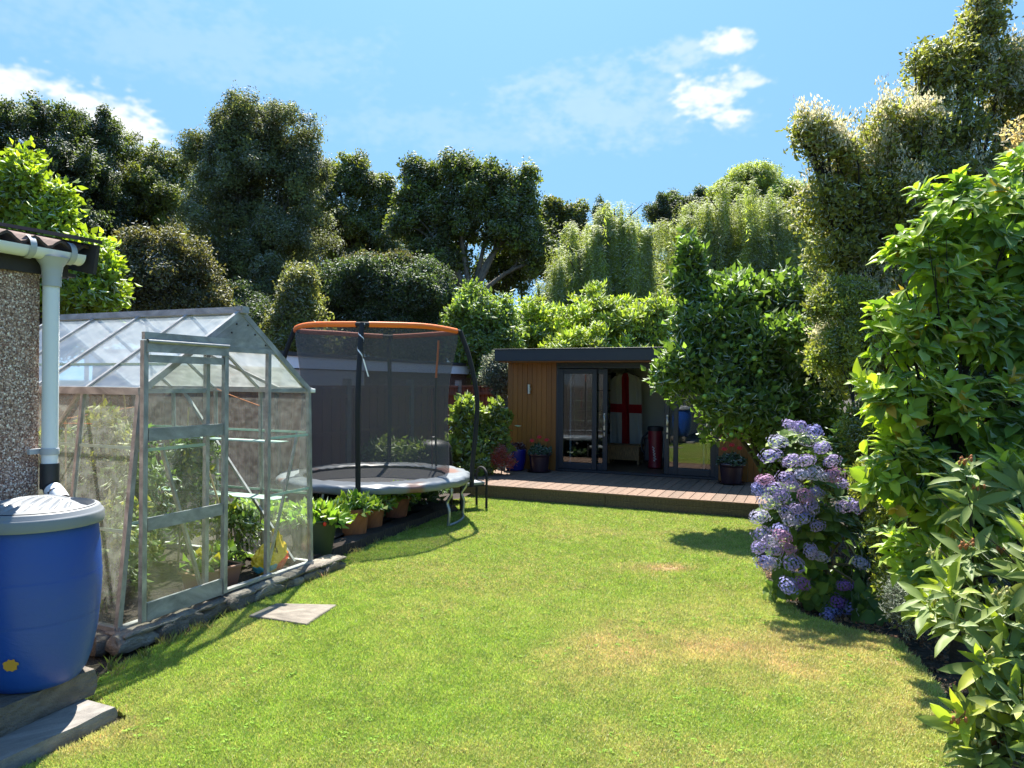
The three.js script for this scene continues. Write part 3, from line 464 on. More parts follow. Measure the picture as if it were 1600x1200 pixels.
// stone footing, stone by stone, along the front and the near side
{
  const f = thing('stone_footing', 'low wall of rough dark stones under the greenhouse frame', 'footing', O.toArray(), TURN);
  let x = -0.1; while (x < 2.15) { const w = rr(0.14, 0.32), st = rock(w, 0.12 + rr(-0.02, 0.02), 0.17, 0.3); part('stone', st, rnd() < 0.5 ? M.stone : M.stoneB, f, [x + w / 2, 0.045, 0.06 + rr(-0.02, 0.02)], [rr(-0.1, 0.1), rr(-0.06, 0.06), rr(-0.05, 0.05)]); x += w * 0.96; }
  x = -0.05; while (x < 2.1) { const w = rr(0.2, 0.4); part('coping', rock(w, 0.05, 0.2, 0.16), rnd() < 0.4 ? M.stone : M.stoneB, f, [x + w / 2, 0.1, 0.03], [0, rr(-0.04, 0.04), 0]); x += w * 0.98; }
  let z = 0; while (z > -2.2) { const w = rr(0.18, 0.34); part('stone', rock(0.18, 0.13, w, 0.25), rnd() < 0.5 ? M.stone : M.stoneB, f, [-0.05, 0.05, z - w / 2]); z -= w; }
  // earth inside
  const soil = sheet(24, 24, (u, v) => { const lx = lerp(0.05, 1.9, u), lz = lerp(-2.18, -0.03, v); return [lx, 0.075 + 0.04 * noise(lx * 5, lz * 5, 1), lz]; });
  const so = part('greenhouse_soil', soil, M.soil); so.position.copy(O); so.rotation.y = TURN; tag(so, null, null, null, 'structure');
}
// plants
const fernLeaf = sprig(26, 0.09, 0.075, 0.04, { droop: 0.3 }), broadLeaf = sprig(9, 0.06, 0.1, 0.075, { droop: 0.2 });
const MT = { tomato: leafMat(0.15, 0.24, 0.035), tomatoYellow: leafMat(0.34, 0.34, 0.035), strawberry: leafMat(0.2, 0.34, 0.025) };
function tomato(lx, lz, h, label, yellow = 0.2) {
  const p = S(lx, 0.08, lz), t = thing('tomato_plant', label, 'plant', p.toArray(), 0, 'tomato plants in the greenhouse');
  const top = V(rr(-0.06, 0.06), h, rr(-0.06, 0.06)); part('stem', taper([V(0, 0, 0), top.clone().multiplyScalar(0.5).add(V(rr(-0.03, 0.03), 0, rr(-0.03, 0.03))), top], 0.009, 0.004, 8, 6), M.stalk, t);
  const s = []; const n = Math.round(h * 44);
  for (let k = 0; k < n; k++) { const y = h * Math.sqrt(rr(0.03, 1)), a = rnd() * 6.28, r = rr(0.03, 0.2), c = rnd() < yellow ? C(2.2, 1.5, 0.8) : C(1, 1, 1); s.push([V(Math.cos(a) * r + top.x * y / h, y, Math.sin(a) * r + top.z * y / h), facing(V(Math.cos(a), 0.7, Math.sin(a)).normalize()), rr(0.7, 1.2), c]); }
  scatter('foliage', fernLeaf, MT.tomato, s, t);
}
const tomSpots = [[0.3, -0.5, 0.55, 'short leafy tomato plant close behind the greenhouse door'], [0.35, -1.2, 0.6, 'tomato plant midway along the near side of the greenhouse'], [0.35, -1.85, 0.7, 'tomato plant in the far near-side corner of the greenhouse'], [0.85, -1.95, 1.2, 'tomato plant against the back gable, left of middle'], [1.25, -1.7, 1.35, 'tallest tomato plant seen through the open greenhouse doorway'], [1.6, -1.15, 1.1, 'tomato plant beside the far glass wall of the greenhouse'], [1.7, -1.9, 1.25, 'tomato plant in the far back corner of the greenhouse'], [0.75, -0.75, 0.7, 'yellowing tomato plant behind the door glass'], [1.55, -0.55, 0.55, 'low young tomato plant right of the open doorway'], [1.1, -1.1, 0.95, 'tomato plant in the middle of the greenhouse']];
tomSpots.forEach(([a, b, h, l], i) => tomato(a, b, h, l, i === 4 || i === 7 ? 0.45 : 0.12));
const caneSpots = [[0.4, -0.9, 0.15, -1.5, 1.5, 'bamboo cane leaning beside the near greenhouse glass'], [0.9, -1.9, 0.95, -2.0, 1.75, 'upright bamboo cane at the greenhouse back'], [1.3, -1.65, 1.2, -1.75, 1.65, 'bamboo cane in the middle of the doorway view'], [1.55, -1.2, 1.75, -1.3, 1.5, 'slanting bamboo cane near the far glass wall'], [1.68, -1.85, 1.6, -2.0, 1.7, 'bamboo cane in the far back corner'], [1.5, -0.4, 1.28, -0.6, 1.1, 'short bamboo cane by the door jamb'], [0.7, -1.5, 0.75, -1.6, 1.5, 'bamboo cane behind the sliding door']];
for (const [x0, z0, x1, z1, h, l] of caneSpots) { const a = S(x0, 0.08, z0), b = S(x1, h, z1), o = part('bamboo_cane', bar(V(0, 0, 0), b.sub(a), 0.012, 0.012), M.cane); o.position.copy(a); tag(o, l, 'cane', 'canes in the greenhouse'); }
for (const [pts, l] of [[[[0.1, 1.45, -0.4], [0.9, 1.4, -1.9], [1.8, 1.5, -2.0]], 'orange twine strung across the back of the greenhouse'], [[[1.38, 1.55, -0.1], [1.6, 1.62, -0.6], [1.8, 1.68, -1.0]], 'orange twine tied near the door jamb']]) tag(part('twine', tube(pts.map((p) => S(...p)), 0.0035, 30, 5), M.twine), l, 'twine');
// trough in the doorway
{
  const t = thing('plant_trough', 'brown plastic trough of seedlings in the greenhouse doorway', 'trough', Sa(1.02, 0.09, -0.24), TURN - 0.12);
  part('trough_body', (() => { const g = box(0.42, 0.16, 0.19, 0, 0.08, 0), p = g.attributes.position; for (let i = 0; i < p.count; i++) if (p.getY(i) < 0.05) { p.setX(i, p.getX(i) * 0.86); p.setZ(i, p.getZ(i) * 0.78); } g.computeVertexNormals(); return g; })(), M.brownPlastic, t);
  part('rim', merge([rbox(0.46, 0.022, 0.03, 0.006, 0, 0.165, 0.095), rbox(0.46, 0.022, 0.03, 0.006, 0, 0.165, -0.095), rbox(0.03, 0.022, 0.22, 0.006, 0.215, 0.165, 0), rbox(0.03, 0.022, 0.22, 0.006, -0.215, 0.165, 0)]), M.brownPlastic, t);
  part('compost', sheet(10, 6, (u, v) => [lerp(-0.2, 0.2, u), 0.164 + 0.008 * noise(u * 9, v * 7, 2), lerp(-0.09, 0.09, v)]), M.soil, t);
  const s = []; for (let k = 0; k < 20; k++) s.push([V(rr(-0.2, 0.2), rr(0.2, 0.3), rr(-0.09, 0.09)), facing(V(rr(-0.6, 0.6), 1, rr(-0.6, 0.6)).normalize()), rr(0.5, 0.9), rnd() < 0.2 ? C(1.8, 1, 0.6) : C(1, 1, 1)]); scatter('seedlings', broadLeaf, MT.strawberry, s, t);
}
// crumpled yellow sack against the glass
{
  const canvas = document.createElement('canvas'); canvas.width = canvas.height = 512; const c = canvas.getContext('2d');
  c.fillStyle = '#c9a81e'; c.fillRect(0, 0, 512, 512); c.fillStyle = '#d2512f'; c.beginPath(); c.ellipse(120, 370, 120, 150, 0.3, 0, 7); c.fill(); c.fillStyle = '#4f9aa8'; c.beginPath(); c.ellipse(400, 400, 130, 60, -0.2, 0, 7); c.fill(); c.fillStyle = '#e9dfae'; c.fillRect(230, 330, 90, 60);
  c.fillStyle = '#f2f0e6'; c.fillRect(205, 90, 66, 48); c.fillStyle = '#39415f'; for (let i = 0; i < 9; i++) c.fillRect(210 + i * 6.5, 98, i % 3 ? 2.5 : 4.5, 30); c.fillStyle = '#3d3a2c'; c.font = 'bold 60px sans-serif'; c.fillText('C', 250, 440);
  const tex = new THREE.CanvasTexture(canvas); tex.colorSpace = THREE.SRGBColorSpace; tex.magFilter = THREE.LinearFilter;
  const sackGeo = sheet(44, 30, (u, v) => { const a = u * Math.PI * 2 - Math.PI / 2, k = Math.pow(Math.sin(Math.PI * Math.min(0.98, 0.12 + v * 0.86)), 0.55), cr = 0.035 * noise(Math.cos(a) * 4, v * 7, Math.sin(a) * 4) + 0.02 * noise(Math.cos(a) * 11, v * 17, Math.sin(a) * 11), peak = 0.13 * Math.exp(-(((a + 1.2) / 0.7) ** 2)) * smooth(v, 0.5, 1); return [Math.cos(a) * (0.2 * k + cr), 0.26 * v + peak + cr * 0.8, -Math.sin(a) * (0.085 * k + cr * 0.6)]; });
  const o = part('compost_sack', sackGeo, phy(C(1, 1, 1), 0.45, { map: tex })); o.position.copy(S(1.6, 0.09, -0.17)); o.rotation.y = TURN; tag(o, 'crumpled yellow and orange plastic sack inside the greenhouse glass', 'sack');
}

// ------------------------------------------------------------------ raised bed: sleepers, pots
{
  const sl = part('timber_sleeper', rock(3.3, 0.2, 0.24, 0.12, 0.03), M.sleeper); sl.position.copy(S(3.75, 0.0, -0.36)); sl.rotation.y = TURN + 0.035; tag(sl, 'dark weathered railway sleeper edging the bed of potted strawberries', 'sleeper');
  const bed = sheet(20, 10, (u, v) => { const lx = lerp(2.1, 6.2, u), lz = lerp(-2.28, -0.5, v); return [lx, 0.1 + 0.04 * noise(lx * 3, lz * 3, 6), lz]; }); const b = part('bed_soil', bed, M.soil); b.position.copy(O); b.rotation.y = TURN; tag(b, null, null, null, 'structure');
  const potGeo = (r, h) => lathe([[0, 0.002], [r * 0.72, 0], [r * 0.76, 0.012], [r * 0.94, h * 0.78], [r, h * 0.785], [r * 1.03, h * 0.8], [r * 1.06, h * 0.97], [r * 1.03, h], [r * 0.95, h], [r * 0.92, h * 0.86], [0, h * 0.84]], 40);
  const plastic = (r, h) => lathe([[0, 0.002], [r * 0.7, 0], [r * 0.73, 0.01], [r * 0.98, h * 0.94], [r * 1.04, h * 0.945], [r * 1.05, h * 0.99], [r * 1.02, h], [r * 0.97, h], [r * 0.95, h * 0.88], [0, h * 0.86]], 40);
  function pot(lx, lz, y, r, h, geo, m, label, leaves, spread, name = 'terracotta_pot') {
    const t = thing(name, label, 'pot', Sa(lx, y, lz)); part('pot_body', geo(r, h), m, t); part('compost', new THREE.CircleGeometry(r * 0.9, 20).rotateX(-Math.PI / 2).translate(0, h * 0.885, 0), M.soil, t);
    const s = []; for (let k = 0; k < leaves; k++) { const a = rnd() * 6.28, q = Math.sqrt(rnd()) * r * spread, out = q / (r * spread); s.push([V(Math.cos(a) * q, h + rr(0.0, 0.1) * (1.15 - out) - (out > 0.8 ? 0.02 : 0), Math.sin(a) * q), facing(V(Math.cos(a) * out, 0.9, Math.sin(a) * out).normalize()), rr(0.6, 1.05), C(...[1, 1, 1].map(() => rr(0.85, 1.15)))]); }
    scatter('strawberry_leaves', broadLeaf, MT.strawberry, s, t); return t;
  }
  const bigPot = pot(2.42, -0.36, 0.02, 0.235, 0.4, plastic, M.greenPlastic, 'big dark green plastic pot of strawberries at the greenhouse corner', 90, 1.25, 'plastic_pot');
  part('strawberry', new THREE.SphereGeometry(0.018, 12, 10).scale(1, 1.15, 1).translate(0.16, 0.37, 0.19), phy(C(0.5, 0.02, 0.01), 0.4), bigPot);
  pot(2.3, -0.98, 0.05, 0.24, 0.38, plastic, M.greenPlastic, 'dark green plastic pot of strawberries seen through the greenhouse glass', 80, 1.25, 'plastic_pot');
  pot(3.24, -0.46, 0.07, 0.165, 0.31, potGeo, M.terracotta, 'nearest orange terracotta pot on the sleeper, under the trampoline edge', 55, 1.5);
  pot(3.66, -0.52, 0.08, 0.155, 0.29, potGeo, M.terracotta, 'middle terracotta pot of strawberries, between two other clay pots', 48, 1.4);
  pot(4.26, -0.58, 0.1, 0.185, 0.27, potGeo, M.terracottaDark, 'darker red clay pot with rolled rim, farthest along the sleeper', 34, 1.2);
  const t = thing('window_box', 'brown trough behind the pots under the trampoline', 'trough', Sa(3.1, 0.14, -1.2), TURN); part('trough_body', rbox(0.8, 0.2, 0.24, 0.02, 0, 0.1, 0), M.brownPlastic, t); part('rim', rbox(0.86, 0.03, 0.3, 0.012, 0, 0.205, 0), M.brownPlastic, t);
  const gc = []; for (let k = 0; k < 150; k++) { const lx = rr(3.9, 5.6), lz = rr(-1.9, -0.55); gc.push([S(lx, 0.12 + rr(0, 0.12), lz), facing(V(rr(-0.5, 0.5), 1, rr(-0.5, 0.5)).normalize()), rr(0.6, 1.3), C(0.8, 0.85, 0.8)]); }
  const o = scatter('ground_cover', broadLeaf, leafMat(0.09, 0.16, 0.05), gc); tag(o, 'low leafy ground cover under the trampoline', 'ground cover', null, 'stuff');
}

// ------------------------------------------------------------------ trampoline
{
  const cx = (588 - 800) / FOCAL * 9.2, t = thing('trampoline', 'round garden trampoline with black safety net and orange top rail', 'trampoline', [cx, 0, -9.2]);
  const RR = 1.17, HH = 0.57, A = (deg, r, y) => V(Math.cos(deg * Math.PI / 180) * r, y, Math.sin(deg * Math.PI / 180) * r);
  part('frame_ring', new THREE.TorusGeometry(RR, 0.024, 10, 72).rotateX(Math.PI / 2).translate(0, HH - 0.04, 0), M.galv, t);
  part('jumping_mat', sheet(48, 8, (u, v) => { const r = v * 0.93, a = u * Math.PI * 2; return [Math.cos(a) * r, HH - 0.025 - 0.02 * (1 - v * v), Math.sin(a) * r]; }), M.matBlack, t);
  const padGeo = sheet(120, 14, (u, v) => { const a = u * Math.PI * 2, wr = 0.012 * noise(Math.cos(a) * 9, v * 6, Math.sin(a) * 9) + 0.006 * noise(Math.cos(a) * 30, v * 9, Math.sin(a) * 30), prof = [[0.9, 0.005], [0.93, 0.025], [1.0, 0.03], [1.1, 0.028], [1.18, 0.02], [1.222, 0.0], [1.23, -0.03], [1.224, -0.075], [1.21, -0.085]], k = v * (prof.length - 1), i = Math.min(prof.length - 2, Math.floor(k)), f = k - i; const r = lerp(prof[i][0], prof[i + 1][0], f), y = lerp(prof[i][1], prof[i + 1][1], f); return [Math.cos(a) * (r + wr), HH + y + wr * 1.1 + (v > 0.85 ? 0.02 * noise(a * 4, 2, 1) : 0), Math.sin(a) * (r + wr)]; });
  const pc = []; { const p = padGeo.attributes.position; for (let i = 0; i < p.count; i++) { const x = p.getX(i), z = p.getZ(i), r = Math.hypot(x, z), worn = smooth(fbm(x * 2.2 + 3, z * 2.2, 4, 3) + (x > 0 && z < 0.1 && r < 1.1 ? 0.25 : 0), 0.2, 0.34); pc.push(lerp(0.15, 0.17, worn), lerp(0.17, 0.085, worn), lerp(0.19, 0.065, worn)); } }
  padGeo.setAttribute('color', new THREE.Float32BufferAttribute(pc, 3)); part('edge_pad', padGeo, phy(C(1, 1, 1), 0.38, { vertexColors: true }), t);
  for (const mid of [9, 129, 249]) { const l = part('leg_frame', merge([-20, 20].map((s) => tube([A(mid + s, RR, HH - 0.05), A(mid + s, RR + 0.01, 0.4), A(mid + s, RR - 0.05, 0.3), A(mid + s, RR - 0.02, 0.2), A(mid + s, RR - 0.03, 0.02)], 0.02, 24, 10)).concat([tube([-20, -10, 0, 10, 20].map((s) => A(mid + s, RR - 0.03, 0.018)), 0.019, 20, 8)])), M.galv, t); l.userData.label = 'bent grey tube leg frame'; }
  const poles = [2, 88, 182, 268];
  const ringR = (deg) => { let m = 180; for (const p of poles) m = Math.min(m, Math.abs(((deg - p + 540) % 360) - 180)); return 1.07 * lerp(1, 0.7071 / Math.cos((45 - Math.min(m, 45)) * Math.PI / 180), 0.3); }, ringY = (deg) => { let m = 180; for (const p of poles) m = Math.min(m, Math.abs(((deg - p + 540) % 360) - 180)); return 2.4 + 0.015 * smooth(m, 0, 45); };
  poles.forEach((d) => { const q = part('pole', tube([A(d, 1.25, 0.42), A(d, 1.255, 0.65), A(d, 1.3, 1.2), A(d, 1.31, 1.55), A(d, 1.2, 2.1), A(d, 1.08, 2.43)], 0.03, 40, 12), M.foam, t); part('clamp', rbox(0.07, 0.05, 0.07, 0.01).translate(A(d, 1.21, 0.5).x, 0.5, A(d, 1.21, 0.5).z), M.blackPlastic, q); });
  for (let k = 0; k < 4; k++) { const a = poles[k] + 4, b = (k < 3 ? poles[k + 1] : poles[0] + 360) - 4, pts = []; for (let i = 0; i <= 12; i++) { const d = lerp(a, b, i / 12); pts.push(A(d, ringR(d), ringY(d) + 0.02)); } const curve = new THREE.CatmullRomCurve3(pts); part('top_rail', sheet(40, 12, (u, v) => { const p = curve.getPointAt(u), w = v * Math.PI * 2, n = V(p.x, 0, p.z).normalize(); return [p.x + n.x * Math.cos(w) * 0.022, p.y + Math.sin(w) * 0.033, p.z + n.z * Math.cos(w) * 0.022]; }), k < 2 ? M.orange : std(C(0.3, 0.06, 0.02), 0.7), t); }  // rear rails in darker red: dimming through the net is painted in
  for (let k = 0; k < 4; k++) { const pts = []; for (let i = -4; i <= 4; i++) pts.push(A(poles[k] + i, ringR(poles[k] + i) + 0.002, ringY(poles[k] + i) + 0.02)); part('rail_sleeve', tube(pts, 0.026, 12, 10), M.foam, t); }
  const netR = (deg, v) => lerp(lerp(0.95, 0.93, smooth(v, 0, 0.5)), ringR(deg), Math.pow(smooth(v, 0.45, 1.02), 1.6));
  part('safety_net', sheet(120, 26, (u, v) => { const d = u * 360, r = netR(d, v) + 0.006 * noise(u * 50, v * 4, 3); return [...A(d, r, lerp(HH + 0.005, ringY(d), v)).toArray()]; }), M.net, t);
  part('net_hem', new THREE.TorusGeometry(0.948, 0.014, 8, 72).rotateX(Math.PI / 2).translate(0, HH + 0.005, 0), M.netHem, t);
  { const d = -40, z = (v0, v1) => tube([0, 0.25, 0.5, 0.75, 1].map((q) => { const v = lerp(v0, v1, q); return A(d, netR(d, v) - 0.012, lerp(HH, ringY(d), v)); }), 0.014, 20, 8); part('door_pole', z(0.02, 0.68), M.foam, t); part('door_sleeve', z(0.68, 0.96), M.orange, t); part('door_zip', tube([0, 0.3, 0.6].map((v) => A(d - 6, netR(d, v) - 0.004, lerp(HH, 2.4, v))), 0.006, 10, 6), std(C(0.2, 0.06, 0.05), 0.8), t); }
  { const pts = [], n = 60; const pc2 = (h) => new THREE.CatmullRomCurve3([A(88, 1.31, 1.55), A(88, 1.2, 2.1), A(88, 1.08, 2.43)]).getPoint(h); // torn tape round the front pole
    const g = sheet(n, 1, (u, v) => { const p = pc2(0.42 + 0.56 * u + 0.035 * v + 0.012 * noise(u * 30, v * 5, 2)), a = u * 13 + v * 0.3; return [p.x + Math.cos(a) * 0.034, p.y, p.z + Math.sin(a) * 0.034]; }); part('torn_tape', g, M.white, t);
    part('tape_end', sheet(6, 1, (u, v) => { const p = pc2(0.42); return [p.x + 0.035 + 0.06 * u + 0.015 * v, p.y - 0.2 * u, p.z + 0.01]; }), M.white, t); pts.length = 0; }
  part('leaf_litter', new THREE.SphereGeometry(0.02, 8, 6).scale(1.6, 0.5, 1).translate(0.32, HH + 0.01, 0.86), std(C(0.14, 0.03, 0.015), 0.9), t);
}
// garden kneeler with two looped handles
{
  const a = onGround(712, 797), b = onGround(753, 793), mid = a.clone().add(b).multiplyScalar(0.5), k = thing('garden_kneeler', 'black tubular garden kneeler stool between trampoline and decking', 'stool', [mid.x, 0, mid.z], Math.atan2(-(b.z - a.z), b.x - a.x));
  const w = 0.2; for (const s of [-1, 1]) part('side_loop', tube([[s * w, 0, 0.14], [s * w, 0.35, 0.14], [s * w, 0.5, 0.13], [s * w, 0.56, 0.06], [s * w, 0.56, -0.06], [s * w, 0.5, -0.13], [s * w, 0.35, -0.14], [s * w, 0, -0.14]], 0.017, 48, 10), M.foam, k);
  part('seat_pad', rbox(0.38, 0.045, 0.24, 0.015, 0, 0.36, 0), std(C(0.2, 0.22, 0.22), 0.7), k); part('cross_bar', merge([bar([-w, 0.33, 0.12], [w, 0.33, 0.12], 0.016, 0.016), bar([-w, 0.33, -0.12], [w, 0.33, -0.12], 0.016, 0.016)]), M.foam, k);
}
{ // compost bin behind
  const p = S(6.75, 0, -1.45), b = thing('compost_bin', 'black plastic domed compost bin behind the trampoline', 'bin', p.toArray());
  part('bin_body', lathe([[0.37, 0], [0.36, 0.05], [0.3, 0.6], [0.27, 0.7]], 40), M.blackPlastic, b); part('bin_lid', lathe([[0.285, 0.69], [0.29, 0.73], [0.25, 0.8], [0.12, 0.84], [0, 0.85]], 40), M.blackPlastic, b); part('lid_knob', lathe([[0, 0.9], [0.05, 0.895], [0.06, 0.87], [0.04, 0.84]], 16), M.blackPlastic, b);
}

// ------------------------------------------------------------------ timber garden room and its deck
{
  const FX = 8.83, L0 = -1.03, L1 = 3.75, D = 3.0, FL = 0.2, T = 2.14; // front wall, ends, depth, floor, ceiling
  const d = thing('timber_deck', 'brown timber decking platform in front of the garden room', 'deck', O.toArray(), TURN);
  const n = 36, w = 5.2 / n; for (let k = 0; k < n; k++) part('deck_board', rbox(2.24, 0.026, w - 0.007, 0.004, 6.57 + 1.13, FL - 0.016 + rr(-0.0012, 0.0012), -1.15 + (k + 0.5) * w), deckTones[Math.floor(rnd() * 4)], d);
  for (const [y, h] of [[0.15, 0.07], [0.062, 0.1]]) for (let q = 0; q < 2; q++) part('fascia_board', (() => { const list = [box(0.02, h, 2.59, 6.573, y, -1.15 + 1.3 + q * 2.6)]; for (let r = -2; r <= 2; r++) list.push(box(0.006, h * 0.1, 2.59, 6.561, y + r * h * 0.19, -1.15 + 1.3 + q * 2.6)); return merge(list); })(), deckFace, d);
  part('front_nosing', rbox(0.03, 0.024, 5.2, 0.005, 6.566, FL - 0.002, 1.45), deckTones[3], d);
  part('end_board', box(2.2, 0.17, 0.02, 7.7, 0.09, -1.165), deckFace, d);
  part('joist_frame', box(2.18, 0.1, 5.1, 7.7, 0.1, 1.45), M.sleeper, d);

  const g = thing('garden_room', 'timber clad garden room with dark flat roof and sliding glass doors', 'building', O.toArray(), TURN);
  // cladding board by board: x away, z right
  const clad = (z0, z1) => { const m = Math.round((z1 - z0) / 0.095), bw = (z1 - z0) / m; for (let k = 0; k < m; k++) part('cladding_board', rbox(0.022, T - FL + 0.02, bw - 0.003, 0.005, FX - 0.012, (T + FL) / 2, z0 + (k + 0.5) * bw), cedar[Math.floor(rnd() * 4)], g); part('wall_core', box(0.1, T - FL, z1 - z0, FX + 0.052, (T + FL) / 2, (z0 + z1) / 2), M.plaster, g); };
  const DA = -0.06, DB = 2.71; clad(L0, DA - 0.03); clad(DB + 0.03, L1);
  for (let k = 0; k < 31; k++) part('side_board', rbox(0.09, T - FL, 0.022, 0.004, FX + 0.05 + k * 0.0965, (T + FL) / 2, L0 - 0.013), cedar[Math.floor(rnd() * 4)], g);
  part('side_wall', box(D, T - FL, 0.1, FX + D / 2 + 0.02, (T + FL) / 2, L0 + 0.052), M.plaster, g); part('side_wall', box(D, T - FL, 0.1, FX + D / 2 + 0.02, (T + FL) / 2, L1 - 0.052), M.plaster, g);
  part('back_wall', box(0.1, T - FL, L1 - L0 - 0.22, FX + D, (T + FL) / 2, (L0 + L1) / 2), M.plaster, g);
  part('floor', box(D - 0.12, 0.03, L1 - L0 - 0.22, FX + D / 2, FL + 0.012, (L0 + L1) / 2), M.inFloor, g); part('plinth', box(D, 0.17, L1 - L0, FX + D / 2 + 0.06, 0.08, (L0 + L1) / 2), M.sleeper, g);
  const roof = part('roof', box(D + 0.55, 0.16, L1 - L0 + 0.1, FX + D / 2 - 0.13, T + 0.1, (L0 + L1) / 2), M.felt, g);
  part('ceiling', box(D - 0.15, 0.015, L1 - L0 - 0.25, FX + D / 2, T - 0.004, (L0 + L1) / 2), M.plaster, g);
  part('soffit', box(0.38, 0.02, L1 - L0 + 0.06, FX - 0.2, T + 0.008, (L0 + L1) / 2), cedar[0], g);
  part('fascia', rbox(0.03, 0.2, L1 - L0 + 0.2, 0.006, FX - 0.42, T + 0.12, (L0 + L1) / 2), M.anthracite, roof); part('roof_trim', rbox(0.06, 0.02, L1 - L0 + 0.24, 0.004, FX - 0.42, T + 0.228, (L0 + L1) / 2), M.anthracite, roof);
  part('fascia_return', rbox(D + 0.5, 0.2, 0.03, 0.006, FX + D / 2 - 0.16, T + 0.12, L0 - 0.085), M.anthracite, roof);
  for (let k = 0; k < 7; k++) part('fixing', new THREE.SphereGeometry(0.007, 8, 6).translate(FX - 0.436, T + 0.1, L0 + 0.15 + k * 0.5), M.anthracite, roof);
  // door frame and leaves
  const df = new THREE.Group(); df.name = 'door_frame'; g.add(df);
  part('head', box(0.09, 0.1, DB - DA + 0.06, FX + 0.02, T - 0.05, (DA + DB) / 2), M.anthracite, df); part('threshold', box(0.1, 0.035, DB - DA + 0.06, FX + 0.01, FL + 0.022, (DA + DB) / 2), M.anthracite, df);
  for (const z of [DA - 0.005, DB + 0.005]) part('jamb', box(0.09, T - FL - 0.1, 0.05, FX + 0.022, (T + FL) / 2 - 0.05, z), M.anthracite, df);
  const leaf = (name, z0, z1, x, handle) => {
    const q = new THREE.Group(); q.name = name; g.add(q); const y0 = FL + 0.045, y1 = T - 0.11, s = 0.082;
    for (const z of [z0 + s / 2, z1 - s / 2]) part('stile', rbox(0.045, y1 - y0, s, 0.006, x, (y0 + y1) / 2, z), M.anthracite, q);
    for (const [y, h] of [[y0 + 0.055, 0.11], [y1 - 0.045, 0.09]]) part('rail', rbox(0.043, h, z1 - z0 - 2 * s, 0.006, x, y, (z0 + z1) / 2), M.anthracite, q);
    part('pane', box(0.006, y1 - y0 - 0.2, z1 - z0 - 2 * s, x, (y0 + y1) / 2 + 0.01, (z0 + z1) / 2), M.glassClean, q);
    if (handle) { part('handle', merge([tube([[x - 0.03, 1.04, handle], [x - 0.06, 1.06, handle], [x - 0.07, 1.13, handle + 0.02], [x - 0.06, 1.2, handle], [x - 0.03, 1.22, handle]], 0.01, 24, 8), rbox(0.012, 0.3, 0.03, 0.004, x - 0.027, 1.1, handle)]), M.steel, q); part('lock', rbox(0.012, 0.07, 0.02, 0.003, x - 0.028, 0.88, handle), M.steel, q); }
    return q;
  };
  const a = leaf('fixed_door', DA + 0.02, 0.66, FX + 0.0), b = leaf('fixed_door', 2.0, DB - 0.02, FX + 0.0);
  leaf('sliding_door', 0.14, 0.84, FX + 0.055, 0.79); leaf('sliding_door', 1.84, 2.54, FX + 0.055, 1.89);
  part('reflection_strip', rbox(0.01, 1.62, 0.03, 0.003, FX + 0.02, 1.15, 0.17), M.white, a); part('reflection_strip', rbox(0.01, 1.62, 0.03, 0.003, FX + 0.02, 1.15, 2.5), M.white, b);  // white strips added in place of a frame edge mirrored in the glass
  const lamp = new THREE.Group(); lamp.name = 'wall_lamp'; g.add(lamp); part('lamp_tube', new THREE.CylinderGeometry(0.028, 0.028, 0.17, 20).translate(FX - 0.075, 1.66, -0.6), M.steel, lamp); part('lamp_plate', rbox(0.03, 0.06, 0.05, 0.004, FX - 0.036, 1.66, -0.6), M.steel, lamp);

  // what shows through the open doors
  const flagCanvas = document.createElement('canvas'); flagCanvas.width = 256; flagCanvas.height = 512; const c = flagCanvas.getContext('2d'); c.fillStyle = '#d9d9d6'; c.fillRect(0, 0, 256, 512); c.fillStyle = '#b30a20'; c.fillRect(96, 0, 62, 512); c.fillRect(0, 205, 256, 62);
  const ft = new THREE.CanvasTexture(flagCanvas); ft.colorSpace = THREE.SRGBColorSpace; ft.magFilter = THREE.LinearFilter;
  const fg = sheet(26, 30, (u, v) => { const sh = v > 0.93 ? (v - 0.93) * 1.6 : 0, z = lerp(-0.34 + sh, 0.34 - sh, u) * (1 + 0.04 * (1 - v)) + 0.03 * (1 - v); return [(0.045 * Math.sin(u * 15 + v * 2) + 0.02 * Math.sin(u * 37 + v * 3)) * (1 - v * 0.55) + 0.02 * noise(u * 5, v * 4, 1), 1.36 * v + 0.05 * Math.sin(u * 3.1) * (v > 0.9 ? 1 : 0) - 0.03 * u * (1 - v), z]; });
  const flag = thing('flag', 'white flag with red cross hanging inside the open garden room doors', 'flag', Sa(FX + 2.2, 0.5, 0.62), TURN); part('cloth', fg, std(C(0.72, 0.72, 0.74), 0.85, { map: ft }), flag); flag.scale.set(1, 1.06, 0.96); part('hanger', tube([[0, 1.34, -0.3], [0, 1.42, -0.02], [0.0, 1.47, 0], [0.0, 1.5, 0.02], [0, 1.44, 0.03], [0, 1.34, 0.3]], 0.008, 30, 6), M.anthracite, flag);
  const ch = thing('wooden_chest', 'low oak chest on the garden room floor under the flag', 'chest', Sa(FX + 1.5, FL + 0.028, 0.81), TURN); part('chest_body', rbox(0.4, 0.26, 0.62, 0.006, 0, 0.21, 0), M.oak, ch); part('chest_top', rbox(0.44, 0.025, 0.68, 0.005, 0, 0.353, 0), M.oak, ch); for (const x of [-0.17, 0.17]) for (const z of [-0.29, 0.29]) part('leg', rbox(0.045, 0.08, 0.045, 0.004, x, 0.04, z), M.oak, ch);
  const bag = thing('golf_bag', 'dark red and black golf bag leaning inside the garden room', 'bag', Sa(FX + 0.95, FL + 0.028, 1.5), TURN); bag.scale.setScalar(0.88);
